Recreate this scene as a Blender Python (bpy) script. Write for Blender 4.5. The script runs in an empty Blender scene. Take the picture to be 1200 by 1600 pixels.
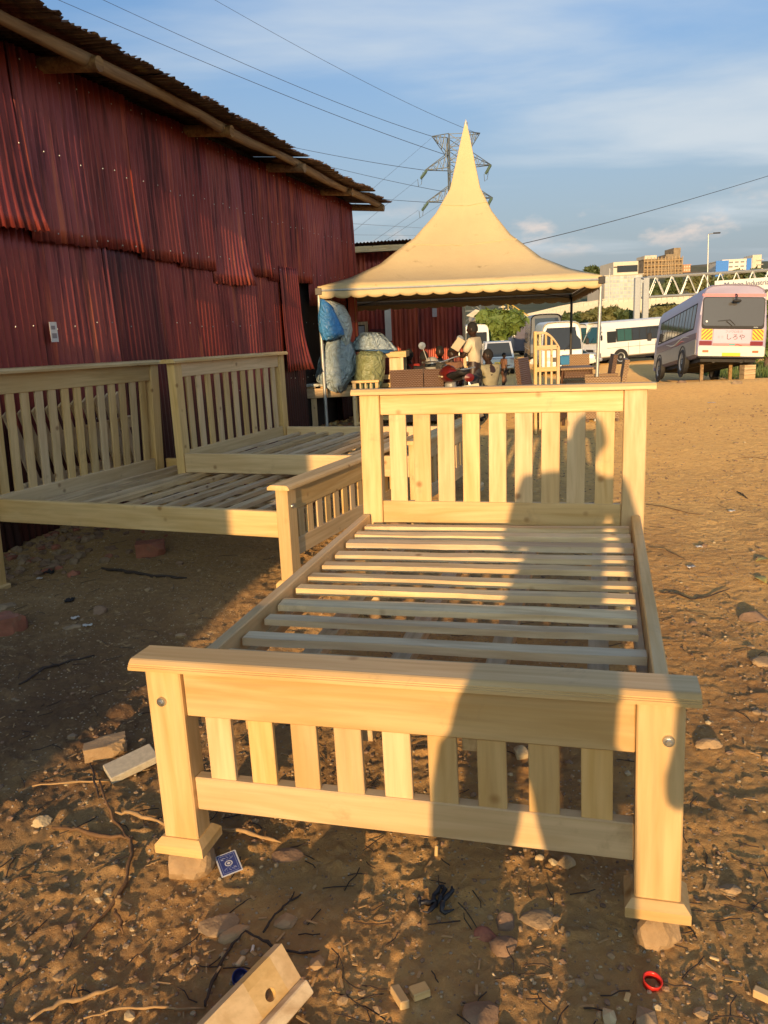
import bpy, math, random
import numpy as np
from mathutils import Vector, Matrix, Quaternion
R = math.radians
random.seed(7)
scene = bpy.context.scene
COL = scene.collection

# ------------------------------------------------------------------ camera
F_PX, PITCH, ROLL, CAM_H = 1218.2, R(13.139), R(2.752), 1.541
FW = Vector((0, math.cos(PITCH), -math.sin(PITCH)))
RT0 = Vector((1, 0, 0)); UP0 = RT0.cross(FW)
RT = RT0 * math.cos(ROLL) - UP0 * math.sin(ROLL)
UP = RT.cross(FW)
camd = bpy.data.cameras.new('camera'); cam = bpy.data.objects.new('camera', camd); COL.objects.link(cam)
camd.sensor_fit = 'VERTICAL'; camd.sensor_height = 36; camd.lens = F_PX / 1600 * 36
camd.clip_start = 0.05; camd.clip_end = 9000
m = Matrix.Identity(4)
for i in range(3):
    m[i][0] = RT[i]; m[i][1] = UP[i]; m[i][2] = -FW[i]
m.translation = Vector((0, 0, CAM_H)); cam.matrix_world = m
scene.camera = cam
scene.render.resolution_x = 768; scene.render.resolution_y = 1024

# ------------------------------------------------------------------ sun and sky
YA = R(15.87)                                  # the yard's axes are turned from the camera's by this
SUN_EL, SUN_AZ = R(9.2), YA - R(2.3)           # azimuth the light travels to, from +Y towards +X
sun_travel = Vector((math.sin(SUN_AZ) * math.cos(SUN_EL), math.cos(SUN_AZ) * math.cos(SUN_EL), -math.sin(SUN_EL)))
sund = bpy.data.lights.new('sun', 'SUN'); sund.energy = 3.3; sund.angle = R(0.55); sund.color = (1.0, 0.64, 0.30)
sun = bpy.data.objects.new('sun', sund); COL.objects.link(sun)
sun.rotation_euler = sun_travel.to_track_quat('-Z', 'Y').to_euler(); sun.location = (-3, -12, 8)

world = bpy.data.worlds.new('World'); scene.world = world; world.use_nodes = True
wn = world.node_tree; wn.nodes.clear()
def N(t, typ, **k):
    n = t.nodes.new(typ)
    for a, v in k.items():
        if a.startswith('_'): n.inputs[int(a[1:])].default_value = v
        else: setattr(n, a, v)
    return n
out = N(wn, 'ShaderNodeOutputWorld'); bg = N(wn, 'ShaderNodeBackground'); bg.inputs[1].default_value = 0.15
sky = N(wn, 'ShaderNodeTexSky', sky_type='NISHITA', sun_disc=False, sun_elevation=SUN_EL, sun_rotation=SUN_AZ + math.pi,
        air_density=1.0, dust_density=6.0, ozone_density=0.9)
tc = N(wn, 'ShaderNodeTexCoord')
sep = N(wn, 'ShaderNodeSeparateXYZ'); wn.links.new(tc.outputs['Generated'], sep.inputs[0])
def wmath(op, a, b=None, c=None, clamp=False):
    n = N(wn, 'ShaderNodeMath', operation=op); n.use_clamp = clamp
    for i, v in enumerate((a, b, c)):
        if v is None: continue
        if isinstance(v, (int, float)): n.inputs[i].default_value = v
        else: wn.links.new(v, n.inputs[i])
    return n.outputs[0]
# clouds: the view direction projected on a flat cloud sheet
zc = wmath('MAXIMUM', sep.outputs[2], 0.02)
den = wmath('ADD', zc, 0.12)
cx = wmath('DIVIDE', sep.outputs[0], den); cy = wmath('DIVIDE', sep.outputs[1], den)
cmb = N(wn, 'ShaderNodeCombineXYZ'); wn.links.new(cx, cmb.inputs[0]); wn.links.new(cy, cmb.inputs[1])
mp = N(wn, 'ShaderNodeMapping'); wn.links.new(cmb.outputs[0], mp.inputs[0])
mp.inputs['Location'].default_value = (2.35, 0.4, 0); mp.inputs['Scale'].default_value = (0.45, 0.95, 1); mp.inputs['Rotation'].default_value = (0, 0, R(35))
n1 = N(wn, 'ShaderNodeTexNoise'); n1.inputs['Scale'].default_value = 1.1; n1.inputs['Detail'].default_value = 7; n1.inputs['Roughness'].default_value = 0.5; n1.inputs['Distortion'].default_value = 0.35
wn.links.new(mp.outputs[0], n1.inputs['Vector'])
r1 = N(wn, 'ShaderNodeMapRange'); r1.interpolation_type = 'SMOOTHSTEP'
wn.links.new(n1.outputs[0], r1.inputs[0]); r1.inputs[1].default_value = 0.46; r1.inputs[2].default_value = 0.70; r1.inputs[4].default_value = 0.85
# pale veil low over the horizon
veil = N(wn, 'ShaderNodeMapRange'); wn.links.new(sep.outputs[2], veil.inputs[0]); veil.interpolation_type = 'SMOOTHSTEP'
veil.inputs[1].default_value = 0.46; veil.inputs[2].default_value = 0.04; veil.inputs[3].default_value = 0.0; veil.inputs[4].default_value = 0.68
# small piled clouds near the horizon
mp2 = N(wn, 'ShaderNodeMapping'); wn.links.new(tc.outputs['Generated'], mp2.inputs[0]); mp2.inputs['Scale'].default_value = (1, 1, 2.4); mp2.inputs['Location'].default_value = (0.13, 0, 0.0)
n2 = N(wn, 'ShaderNodeTexNoise'); n2.inputs['Scale'].default_value = 6.5; n2.inputs['Detail'].default_value = 8; n2.inputs['Roughness'].default_value = 0.55
wn.links.new(mp2.outputs[0], n2.inputs['Vector'])
r2 = N(wn, 'ShaderNodeMapRange'); r2.interpolation_type = 'SMOOTHSTEP'; wn.links.new(n2.outputs[0], r2.inputs[0]); r2.inputs[1].default_value = 0.55; r2.inputs[2].default_value = 0.68
lowb = N(wn, 'ShaderNodeMapRange'); lowb.interpolation_type = 'SMOOTHSTEP'; wn.links.new(sep.outputs[2], lowb.inputs[0]); lowb.inputs[1].default_value = 0.16; lowb.inputs[2].default_value = 0.09
lowc = N(wn, 'ShaderNodeMapRange'); lowc.interpolation_type = 'SMOOTHSTEP'; wn.links.new(sep.outputs[2], lowc.inputs[0]); lowc.inputs[1].default_value = 0.068; lowc.inputs[2].default_value = 0.095
pc = wmath('MULTIPLY', wmath('MULTIPLY', r2.outputs[0], lowb.outputs[0]), wmath('MULTIPLY', lowc.outputs[0], 0.75))
def wmix(fac, a, b):
    n = N(wn, 'ShaderNodeMix', data_type='RGBA'); 
    for s, v in ((n.inputs[0], fac), (n.inputs[6], a), (n.inputs[7], b)):
        if isinstance(v, tuple): s.default_value = v
        else: wn.links.new(v, s)
    return n.outputs[2]
SKY_GAIN = N(wn, 'ShaderNodeMix', data_type='RGBA'); SKY_GAIN.blend_type = 'MULTIPLY'; SKY_GAIN.inputs[0].default_value = 1.0
wn.links.new(sky.outputs[0], SKY_GAIN.inputs[6]); SKY_GAIN.inputs[7].default_value = (.48, .75, 1.10, 1)
c = wmix(veil.outputs[0], SKY_GAIN.outputs[2], (1.95, 2.2, 2.45, 1))
c = wmix(r1.outputs[0], c, (2.6, 2.85, 3.05, 1))
c = wmix(pc, c, (3.9, 3.1, 2.6, 1))
wn.links.new(c, bg.inputs[0]); wn.links.new(bg.outputs[0], out.inputs[0])

vs = scene.view_settings; vs.view_transform = 'Standard'; vs.look = 'None'; vs.gamma = 1; vs.use_curve_mapping = False; vs.exposure = 0.80
scene.render.engine = 'CYCLES'

# ------------------------------------------------------------------ placing helpers
def ray(u, v): return FW + RT * ((u - 600) / F_PX) - UP * ((v - 800) / F_PX)
def at(u, v, Y):                                # the point at distance Y in the direction of a pixel of the photograph
    d = ray(u, v); return Vector((0, 0, CAM_H)) + d * (Y / d.y)
def on_z(u, v, z):
    d = ray(u, v); return Vector((0, 0, CAM_H)) + d * ((z - CAM_H) / d.z)
CA, SA = math.cos(YA), math.sin(YA)
def yard(x, y, z=0.0): return Vector((x * CA + y * SA, -x * SA + y * CA, z))
YROT = -YA

# ------------------------------------------------------------------ ground height
def _h(ix, iy, s):
    a = np.sin(ix * 127.1 + iy * 311.7 + s * 74.7) * 43758.5453
    return a - np.floor(a)
def vn(x, y, f, s=0):
    x = np.asarray(x, float) * f + 37.3; y = np.asarray(y, float) * f + 11.9
    ix = np.floor(x); iy = np.floor(y); fx = x - ix; fy = y - iy
    fx = fx * fx * (3 - 2 * fx); fy = fy * fy * (3 - 2 * fy)
    a = _h(ix, iy, s); b = _h(ix + 1, iy, s); c_ = _h(ix, iy + 1, s); d = _h(ix + 1, iy + 1, s)
    return (a * (1 - fx) + b * fx) * (1 - fy) + (c_ * (1 - fx) + d * fx) * fy - 0.5
GY = [-3000, 0, 4, 8, 12, 17, 20, 26, 30, 40, 57, 100, 6000]
GZ = [0.05, 0.05, 0.04, 0.035, 0.03, 0.0, -0.16, -0.60, -0.90, -1.15, -1.30, -1.50, -1.5]
def base_h(x, y):
    x = np.asarray(x, float); y = np.asarray(y, float)
    z = np.interp(y, GY, GZ)
    g = lambda cx_, cy_, h, sx, sy: h * np.exp(-((x - cx_) / sx) ** 2 - ((y - cy_) / sy) ** 2)
    z = z + g(-.5, 4.35, .07, .8, .7) + g(.9, 7.0, .05, 1.2, 1.0) + g(-2.8, 5.1, -.05, .9, .8)
    z = z + g(9.4, 17.3, .11, 4.4, 1.6) + g(5.4, 22, .08, 3, 4)
    return z
def gz(x, y): return float(base_h(x, y))
def full_h(x, y):
    x = np.asarray(x, float); y = np.asarray(y, float); r = np.hypot(x, y)
    rough = np.clip(0.95 - 0.22 * np.clip(x, -2, 3), .5, 1.3)
    z = base_h(x, y)
    z = z + .035 * vn(x, y, .55, 1) + .030 * vn(x, y, 1.3, 2) * rough
    n3 = vn(x + .13 * vn(x, y, 5, 8), y, 3.4, 3); n4 = vn(x, y + .06 * vn(x, y, 9, 9), 8.5, 4)
    z = z + rough * (.008 * n3 + .006 * n4 + .0065 * vn(x, y, 19, 5) + .0055 * vn(x, y, 43, 6) + .004 * vn(x, y, 95, 7))
    lump = np.clip(vn(x, y, 7.3, 11) - .26, 0, 1) * np.clip(vn(x, y, .9, 14) + .5, 0, 1); z = z + lump * .08 * rough + np.clip(vn(x, y, 23, 15) - .25, 0, 1) * .05 * rough
    k = np.clip((r - 14) / 20, 0, 1)
    z = z * 1.0 + k * .02 * vn(x, y, .3, 12)
    return z
def gf(x, y): return float(full_h(x, y))

# ------------------------------------------------------------------ mesh builder
class MB:
    def __init__(s): s.v = []; s.f = []
    def add(s, vs_, fs):
        o = len(s.v); s.v.extend([tuple(p) for p in vs_]); s.f.extend([tuple(i + o for i in f) for f in fs]); return s
    def box(s, x0, x1, y0, y1, z0, z1, b=0.0, T=None):
        if x1 < x0: x0, x1 = x1, x0
        if y1 < y0: y0, y1 = y1, y0
        if z1 < z0: z0, z1 = z1, z0
        if b <= 0:
            v = [(x, y, z) for x in (x0, x1) for y in (y0, y1) for z in (z0, z1)]
            f = [(0, 1, 3, 2), (4, 6, 7, 5), (0, 4, 5, 1), (2, 3, 7, 6), (0, 2, 6, 4), (1, 5, 7, 3)]
        else:
            b = min(b, (x1 - x0) * .45, (y1 - y0) * .45, (z1 - z0) * .45)
            v = []; idx = {}
            for i, x in enumerate((x0, x1)):
                for j, y in enumerate((y0, y1)):
                    for k, z in enumerate((z0, z1)):
                        sx, sy, sz = (1 - 2 * i) * b, (1 - 2 * j) * b, (1 - 2 * k) * b
                        for a, p in enumerate(((x, y + sy, z + sz), (x + sx, y, z + sz), (x + sx, y + sy, z))):
                            idx[i, j, k, a] = len(v); v.append(p)
            f = []
            for i in (0, 1):
                q = [idx[i, 0, 0, 0], idx[i, 1, 0, 0], idx[i, 1, 1, 0], idx[i, 0, 1, 0]]; f.append(q if i else q[::-1])
                q = [idx[0, i, 0, 1], idx[1, i, 0, 1], idx[1, i, 1, 1], idx[0, i, 1, 1]]; f.append(q[::-1] if i else q)
                q = [idx[0, 0, i, 2], idx[1, 0, i, 2], idx[1, 1, i, 2], idx[0, 1, i, 2]]; f.append(q if i else q[::-1])
            for j in (0, 1):
                for k in (0, 1):
                    q = [idx[0, j, k, 1], idx[1, j, k, 1], idx[1, j, k, 2], idx[0, j, k, 2]]; f.append(q if (j == k) else q[::-1])
                    q = [idx[j, 0, k, 0], idx[j, 1, k, 0], idx[j, 1, k, 2], idx[j, 0, k, 2]]; f.append(q[::-1] if (j == k) else q)
                    q = [idx[j, k, 0, 0], idx[j, k, 1, 0], idx[j, k, 1, 1], idx[j, k, 0, 1]]; f.append(q if (j == k) else q[::-1])
            for i in (0, 1):
                for j in (0, 1):
                    for k in (0, 1):
                        q = [idx[i, j, k, a] for a in range(3)]; f.append(q if (i + j + k) % 2 else q[::-1])
        if T is not None: v = [T @ Vector(p) for p in v]
        return s.add(v, f)
    def tube(s, pts, r, n=8, cap=True):
        pts = [Vector(p) for p in pts]; rs = r if isinstance(r, (list, tuple)) else [r] * len(pts)
        rings = []; u = None
        for i, p in enumerate(pts):
            t = (pts[min(i + 1, len(pts) - 1)] - pts[max(i - 1, 0)])
            t = t.normalized() if t.length > 1e-9 else Vector((0, 0, 1))
            if u is None:
                u = t.orthogonal().normalized()
            else:
                u = (u - t * u.dot(t))
                u = u.normalized() if u.length > 1e-6 else t.orthogonal().normalized()
            w = t.cross(u)
            rings.append([p + (u * math.cos(2 * math.pi * k / n) + w * math.sin(2 * math.pi * k / n)) * rs[i] for k in range(n)])
        v = [q for rr in rings for q in rr]
        f = [(i * n + k, i * n + (k + 1) % n, (i + 1) * n + (k + 1) % n, (i + 1) * n + k) for i in range(len(pts) - 1) for k in range(n)]
        if cap: f += [tuple(range(n))[::-1], tuple((len(pts) - 1) * n + k for k in range(n))]
        return s.add(v, f)
    def prism(s, poly, axis, a0, a1, T=None):
        # poly: 2D points; axis 0: (a, p, q) 1: (p, a, q) 2: (p, q, a)
        n = len(poly); v = []
        for a in (a0, a1):
            for p, q in poly:
                v.append((a, p, q) if axis == 0 else (p, a, q) if axis == 1 else (p, q, a))
        f = [(i, (i + 1) % n, n + (i + 1) % n, n + i) for i in range(n)] + [tuple(range(n))[::-1], tuple(range(n, 2 * n))]
        if T is not None: v = [T @ Vector(p) for p in v]
        return s.add(v, f)
    def lathe(s, prof, n=24, T=None, closed=False):
        # prof: (r, z) pairs about local z
        v = []; m_ = len(prof)
        for r, z in prof:
            for k in range(n): v.append((r * math.cos(2 * math.pi * k / n), r * math.sin(2 * math.pi * k / n), z))
        f = [(i * n + k, i * n + (k + 1) % n, ((i + 1) % m_) * n + (k + 1) % n, ((i + 1) % m_) * n + k) for i in range(m_ if closed else m_ - 1) for k in range(n)]
        if T is not None: v = [T @ Vector(p) for p in v]
        return s.add(v, f)
    def loft(s, rings, cap=True):
        n = len(rings[0]); v = [q for r in rings for q in r]
        f = [(i * n + k, i * n + (k + 1) % n, (i + 1) * n + (k + 1) % n, (i + 1) * n + k) for i in range(len(rings) - 1) for k in range(n)]
        if cap: f += [tuple(range(n))[::-1], tuple((len(rings) - 1) * n + k for k in range(n))]
        return s.add(v, f)
    def grid(s, fn, nu, nv):
        v = [fn(i / nu, j / nv) for j in range(nv + 1) for i in range(nu + 1)]
        f = [(j * (nu + 1) + i, j * (nu + 1) + i + 1, (j + 1) * (nu + 1) + i + 1, (j + 1) * (nu + 1) + i) for j in range(nv) for i in range(nu)]
        return s.add(v, f)
    def xf(s, T): s.v = [tuple(T @ Vector(p)) for p in s.v]; return s
    def mesh(s, name, smooth=False):
        me = bpy.data.meshes.new(name); me.from_pydata(s.v, [], s.f); me.update()
        if smooth:
            me.polygons.foreach_set('use_smooth', [True] * len(me.polygons))
            if smooth != 'all':
                try: me.set_sharp_from_angle(angle=R(38))
                except Exception: pass
        return me
def fix_normals(me):
    import bmesh
    b = bmesh.new(); b.from_mesh(me); bmesh.ops.recalc_face_normals(b, faces=b.faces); b.to_mesh(me); b.free(); return me
def obj(name, mb, mat, parent=None, smooth=False, **tags):
    me = mb.mesh(name, smooth) if isinstance(mb, MB) else mb
    if isinstance(mb, MB): fix_normals(me)
    if mat is not None and not me.materials: me.materials.append(mat)
    o = bpy.data.objects.new(name, me); COL.objects.link(o)
    if parent is not None: o.parent = parent
    for k, v in tags.items(): o[k] = v
    return o
def thing(name, label, cat, loc=(0, 0, 0), rot=(0, 0, 0), group=None):
    o = bpy.data.objects.new(name, None); COL.objects.link(o); o.location = loc; o.rotation_euler = rot
    o.empty_display_size = .1; o['label'] = label; o['category'] = cat
    if group: o['group'] = group
    return o
def tag(o, label, cat, group=None, kind=None):
    if label: o['label'] = label
    if cat: o['category'] = cat
    if group: o['group'] = group
    if kind: o['kind'] = kind
    return o
def T(loc=(0, 0, 0), rx=0, ry=0, rz=0, sc=None):
    M = Matrix.Translation(loc) @ Matrix.Rotation(rz, 4, 'Z') @ Matrix.Rotation(ry, 4, 'Y') @ Matrix.Rotation(rx, 4, 'X')
    if sc: M = M @ Matrix.Diagonal((*sc, 1))
    return M
def copy_tree(o, parent=None):
    c_ = o.copy(); COL.objects.link(c_); c_.parent = parent
    for ch in [q for q in o.children]: copy_tree(ch, c_)
    return c_

# ------------------------------------------------------------------ materials
def newmat(name):
    m_ = bpy.data.materials.new(name); m_.use_nodes = True; t = m_.node_tree
    return m_, t, t.nodes['Principled BSDF']
def lk(t, a, b): t.links.new(a, b)
def ramp(t, fac, stops):
    r = t.nodes.new('ShaderNodeValToRGB'); e = r.color_ramp.elements
    while len(e) < len(stops): e.new(0.5)
    for i, (p, c_) in enumerate(stops): e[i].position = p; e[i].color = (*c_, 1)
    lk(t, fac, r.inputs[0]); return r.outputs[0]
def coords(t, scale=(1, 1, 1), rand=True, kind='Object', loc=(0, 0, 0)):
    tcn = t.nodes.new('ShaderNodeTexCoord'); mpn = t.nodes.new('ShaderNodeMapping'); mpn.inputs['Scale'].default_value = scale
    mpn.inputs['Location'].default_value = loc
    v = tcn.outputs[kind]
    if rand:
        oi = t.nodes.new('ShaderNodeObjectInfo'); ad = t.nodes.new('ShaderNodeVectorMath'); ad.operation = 'MULTIPLY_ADD'
        lk(t, oi.outputs['Random'], ad.inputs[0]); ad.inputs[1].default_value = (37, 53, 71); lk(t, v, ad.inputs[2]); v = ad.outputs[0]
    lk(t, v, mpn.inputs[0]); return mpn.outputs[0]
def noise(t, vec, scale, detail=4, rough=.55, dist=0):
    n = t.nodes.new('ShaderNodeTexNoise'); n.inputs['Scale'].default_value = scale; n.inputs['Detail'].default_value = detail
    n.inputs['Roughness'].default_value = rough; n.inputs['Distortion'].default_value = dist; lk(t, vec, n.inputs['Vector']); return n.outputs[0]
def mixc(t, fac, a, b, mode='MIX'):
    n = t.nodes.new('ShaderNodeMix'); n.data_type = 'RGBA'; n.blend_type = mode
    for s, v in ((n.inputs[0], fac), (n.inputs[6], a), (n.inputs[7], b)):
        if isinstance(v, tuple): s.default_value = (*v, 1) if len(v) == 3 else v
        elif isinstance(v, (int, float)): s.default_value = v
        else: lk(t, v, s)
    return n.outputs[2]
def mr(t, v, a, b, c_=0, d=1, smooth=True):
    n = t.nodes.new('ShaderNodeMapRange'); lk(t, v, n.inputs[0])
    if smooth: n.interpolation_type = 'SMOOTHSTEP'
    for i, x in enumerate((a, b, c_, d)): n.inputs[i + 1].default_value = x
    return n.outputs[0]
def bump(t, bsdf, h, strength=.3, dist=.01):
    b = t.nodes.new('ShaderNodeBump'); b.inputs['Strength'].default_value = strength; b.inputs['Distance'].default_value = dist
    lk(t, h, b.inputs['Height']); lk(t, b.outputs[0], bsdf.inputs['Normal'])
def plain(name, c_, rough=.6, var=.18, scale=6, metal=0, spec=None, bumps=0.1, dirt=None):
    m_, t, b = newmat(name); v = coords(t)
    n = noise(t, v, scale, 5)
    lo = tuple(x * (1 - var) for x in c_); hi = tuple(min(1, x * (1 + var)) for x in c_)
    col = ramp(t, n, [(.3, lo), (.7, hi)])
    if dirt:
        d = noise(t, v, scale * .6, 6, .7, .5); col = mixc(t, mr(t, d, .52, .72, 0, .8), col, dirt)
    lk(t, col, b.inputs['Base Color']); b.inputs['Roughness'].default_value = rough; b.inputs['Metallic'].default_value = metal
    if bumps: bump(t, b, noise(t, v, scale * 8, 4), bumps, .004)
    return m_
def wood(name, axis, light, dark, rough=.5, knots=True, weather=0.0, gloss=.0):
    m_, t, b = newmat(name)
    sc = [9, 9, 9]; sc[axis] = .9
    v = coords(t, tuple(sc)); sc2 = [60, 60, 60]; sc2[axis] = 2.2; v2 = coords(t, tuple(sc2))
    a = noise(t, v, 1.6, 4, .5, 1.2); g = noise(t, v2, 1.0, 3, .6)
    col = ramp(t, a, [(.32, dark), (.46, tuple(.5 * (p + q) for p, q in zip(light, dark))), (.6, light)])
    col = mixc(t, mr(t, g, .35, .75, 0, .35), col, tuple(x * .72 for x in dark))
    if knots:
        vk = coords(t, (3.6, 3.6, 3.6)); vo = t.nodes.new('ShaderNodeTexVoronoi'); vo.inputs['Scale'].default_value = 1.5; lk(t, vk, vo.inputs['Vector'])
        col = mixc(t, mr(t, vo.outputs['Distance'], .13, .03, 0, .85), col, (dark[0] * .45, dark[1] * .33, dark[2] * .25))
    if weather:
        w = noise(t, coords(t, (2, 2, 2)), 1.7, 5); col = mixc(t, mr(t, w, .4, .65, 0, weather), col, (.30, .25, .2))
    vs_ = coords(t, (1.3, 1.3, 1.3)); st = noise(t, vs_, 1.4, 5, .6)
    col = mixc(t, mr(t, st, .5, .75, 0, .28), col, (light[0] * .86, light[1] * .72, light[2] * .5))
    oi = t.nodes.new('ShaderNodeObjectInfo'); hs = t.nodes.new('ShaderNodeHueSaturation'); lk(t, mr(t, oi.outputs['Random'], 0, 1, .85, 1.07, False), hs.inputs['Value'])
    lk(t, col, hs.inputs['Color']); wn2 = t.nodes.new('ShaderNodeTexWhiteNoise'); wn2.noise_dimensions = '1D'; lk(t, oi.outputs['Random'], wn2.inputs['W']); lk(t, mr(t, wn2.outputs[0], 0, 1, .9, 1.14, False), hs.inputs['Saturation']); col = hs.outputs[0]
    sm = noise(t, coords(t, (4, 4, 4)), 1.3, 6, .7, .4); col = mixc(t, mr(t, sm, .58, .74, 0, .42), col, (.30, .19, .09))
    lk(t, col, b.inputs['Base Color'])
    lk(t, mr(t, g, .2, .8, rough - .08, rough + .15), b.inputs['Roughness'])
    bump(t, b, g, .22, .002); return m_
WL, WD = (.72, .505, .255), (.60, .385, .165)
WOOD = [wood('pale_wood_%s' % 'xyz'[i], i, WL, WD, .46) for i in range(3)]
WL2, WD2 = (.72, .51, .255), (.58, .38, .165)
WOODB = [wood('sanded_wood_%s' % 'xyz'[i], i, WL2, WD2, .55) for i in range(3)]
ROUGH = [wood('rough_sawn_wood_%s' % 'xyz'[i], i, (.80, .62, .37), (.54, .36, .18), .75, True, .25) for i in range(3)]
ROUGHD = [wood('old_rough_wood_%s' % 'xyz'[i], i, (.66, .47, .26), (.42, .28, .14), .8, True, .15) for i in range(3)]
LOG = wood('log_wood', 1, (.42, .27, .12), (.20, .11, .05), .8)
DARKWOOD = wood('dark_brown_wood', 2, (.12, .055, .028), (.05, .022, .012), .5, False)
GALV = plain('galvanised_steel', (.55, .54, .5), .3, .12, 30, .9, dirt=(.3, .2, .12))
STEEL = plain('grey_steel', (.42, .43, .42), .45, .1, 12, .5)
WHITEP = plain('white_paint', (.74, .72, .66), .4, .06, 4, dirt=(.5, .42, .3))
BUSW = plain('bus_white', (.78, .77, .72), .28, .03, 2, bumps=0)
BLACK = plain('black_rubber', (.022, .02, .02), .7, .2, 20)
DARKM = plain('dark_metal', (.05, .045, .04), .5, .2, 15, .3)
def glass_mat(name, c_=(.03, .035, .04)):
    m_, t, b = newmat(name); b.inputs['Base Color'].default_value = (*c_, 1); b.inputs['Roughness'].default_value = .08
    b.inputs['Specular IOR Level'].default_value = .6; return m_
GLASS = glass_mat('window_glass'); GLASSG = glass_mat('green_tinted_glass', (.03, .09, .075)); GLASSL = glass_mat('rear_glass', (.09, .085, .08))
def flat(name, c_, rough=.5): return plain(name, c_, rough, .05, 8, bumps=0)

# ================================================================== THE SETTING: ground
def ground():
    m_, t, b = newmat('red_brown_earth')
    v = coords(t, rand=False)
    big = noise(t, v, .55, 5, .55, .4); mid = noise(t, v, 3.2, 6, .6); fine = noise(t, v, 34, 5, .7)
    col = ramp(t, big, [(.30, (.46, .245, .085)), (.5, (.65, .375, .13)), (.72, (.76, .48, .18))])
    col = mixc(t, mr(t, mid, .36, .66, .55, 0), col, (.25, .135, .066))
    col = mixc(t, mr(t, fine, .45, .8, 0, .6), col, (.50, .35, .19))
    # redder soil with painted-in shade towards the shed, sandy beyond the beds
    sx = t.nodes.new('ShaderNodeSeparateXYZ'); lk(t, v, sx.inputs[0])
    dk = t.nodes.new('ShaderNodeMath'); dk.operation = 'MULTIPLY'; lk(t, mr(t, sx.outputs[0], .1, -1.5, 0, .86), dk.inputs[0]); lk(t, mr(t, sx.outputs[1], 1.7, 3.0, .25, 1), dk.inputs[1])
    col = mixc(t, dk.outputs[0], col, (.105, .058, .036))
    fg = mr(t, sx.outputs[1], 3.2, 1.6, 0, .0); col = mixc(t, fg, col, (.20, .12, .055))
    far = mr(t, sx.outputs[1], 2.5, 9, 0, .8); col = mixc(t, far, col, (.62, .39, .145))
    col = mixc(t, mr(t, mid, .5, .75, 0, .30), col, (.42, .29, .155))
    gr2 = noise(t, v, 13, 6, .7); col = mixc(t, mr(t, gr2, .48, .66, 0, .40), col, (.30, .185, .085)); col = mixc(t, mr(t, gr2, .44, .30, 0, .35), col, (.72, .52, .27))
    # pale grit
    vo = t.nodes.new('ShaderNodeTexVoronoi'); vo.inputs['Scale'].default_value = 62; lk(t, v, vo.inputs['Vector'])
    sel = t.nodes.new('ShaderNodeSeparateColor'); lk(t, vo.outputs['Color'], sel.inputs[0])
    grit = t.nodes.new('ShaderNodeMath'); grit.operation = 'MULTIPLY'
    lk(t, mr(t, vo.outputs['Distance'], .32, .2), grit.inputs[0]); lk(t, mr(t, sel.outputs[0], .8, .86), grit.inputs[1])
    col = mixc(t, grit.outputs[0], col, (.55, .45, .32))
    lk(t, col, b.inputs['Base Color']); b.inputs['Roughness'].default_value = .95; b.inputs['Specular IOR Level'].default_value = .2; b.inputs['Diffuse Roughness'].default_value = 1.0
    vo2 = t.nodes.new('ShaderNodeTexVoronoi'); vo2.inputs['Scale'].default_value = 21; lk(t, v, vo2.inputs['Vector']); nb = t.nodes.new('ShaderNodeMath'); nb.operation = 'MULTIPLY_ADD'; lk(t, vo2.outputs['Distance'], nb.inputs[0]); nb.inputs[1].default_value = -.9; lk(t, noise(t, v, 48, 9, .8), nb.inputs[2])
    bb = t.nodes.new('ShaderNodeMath'); bb.operation = 'ADD'; lk(t, nb.outputs[0], bb.inputs[0]); lk(t, grit.outputs[0], bb.inputs[1])
    bump(t, b, bb.outputs[0], 1.0, .016)
    A1 = np.linspace(R(-41), R(41), 660); A2 = np.linspace(R(41), R(319), 70)[1:-1]
    ang = np.concatenate([A1, A2]); rr = [.25, .5, .7, .85]
    r = 1.0
    while r < 16: rr.append(r); r *= 1.0048
    while r < 7000: rr.append(r); r *= 1.045
    rr = np.array(rr); na, nr = len(ang), len(rr)
    rg, ag = np.meshgrid(rr, ang, indexing='ij'); x = rg * np.sin(ag); y = rg * np.cos(ag); z = full_h(x, y)
    z = np.where((y < 0) | (np.abs(ag) > R(42)) & (ag < R(318)), base_h(x, y), z)
    co = np.stack([x, y, z], -1).reshape(-1, 3); co = np.vstack([co, [[0, 0, .05]]])
    i = np.arange(nr - 1)[:, None] * na; j = np.arange(na)[None, :]; j2 = (j + 1) % na
    q = np.stack([i + j, i + na + j, i + na + j2, i + j2], -1).reshape(-1, 4)
    tri = np.stack([np.full(na, nr * na), np.arange(na), (np.arange(na) + 1) % na], -1)
    me = bpy.data.meshes.new('ground'); me.vertices.add(len(co)); me.vertices.foreach_set('co', co.astype(np.float32).ravel())
    nl = q.size + tri.size; me.loops.add(nl); me.loops.foreach_set('vertex_index', np.concatenate([q.ravel(), tri.ravel()]).astype(np.int32))
    me.polygons.add(len(q) + len(tri)); ls = np.concatenate([np.arange(len(q)) * 4, q.size + np.arange(len(tri)) * 3])
    me.polygons.foreach_set('loop_start', ls.astype(np.int32))
    me.polygons.foreach_set('loop_total', np.concatenate([np.full(len(q), 4), np.full(len(tri), 3)]).astype(np.int32))
    me.polygons.foreach_set('use_smooth', np.ones(len(q) + len(tri), bool)); me.update(calc_edges=True); me.validate()
    if me.polygons[0].normal.z < 0: me.flip_normals()
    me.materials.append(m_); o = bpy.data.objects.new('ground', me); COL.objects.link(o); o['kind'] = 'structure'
ground()

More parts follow.
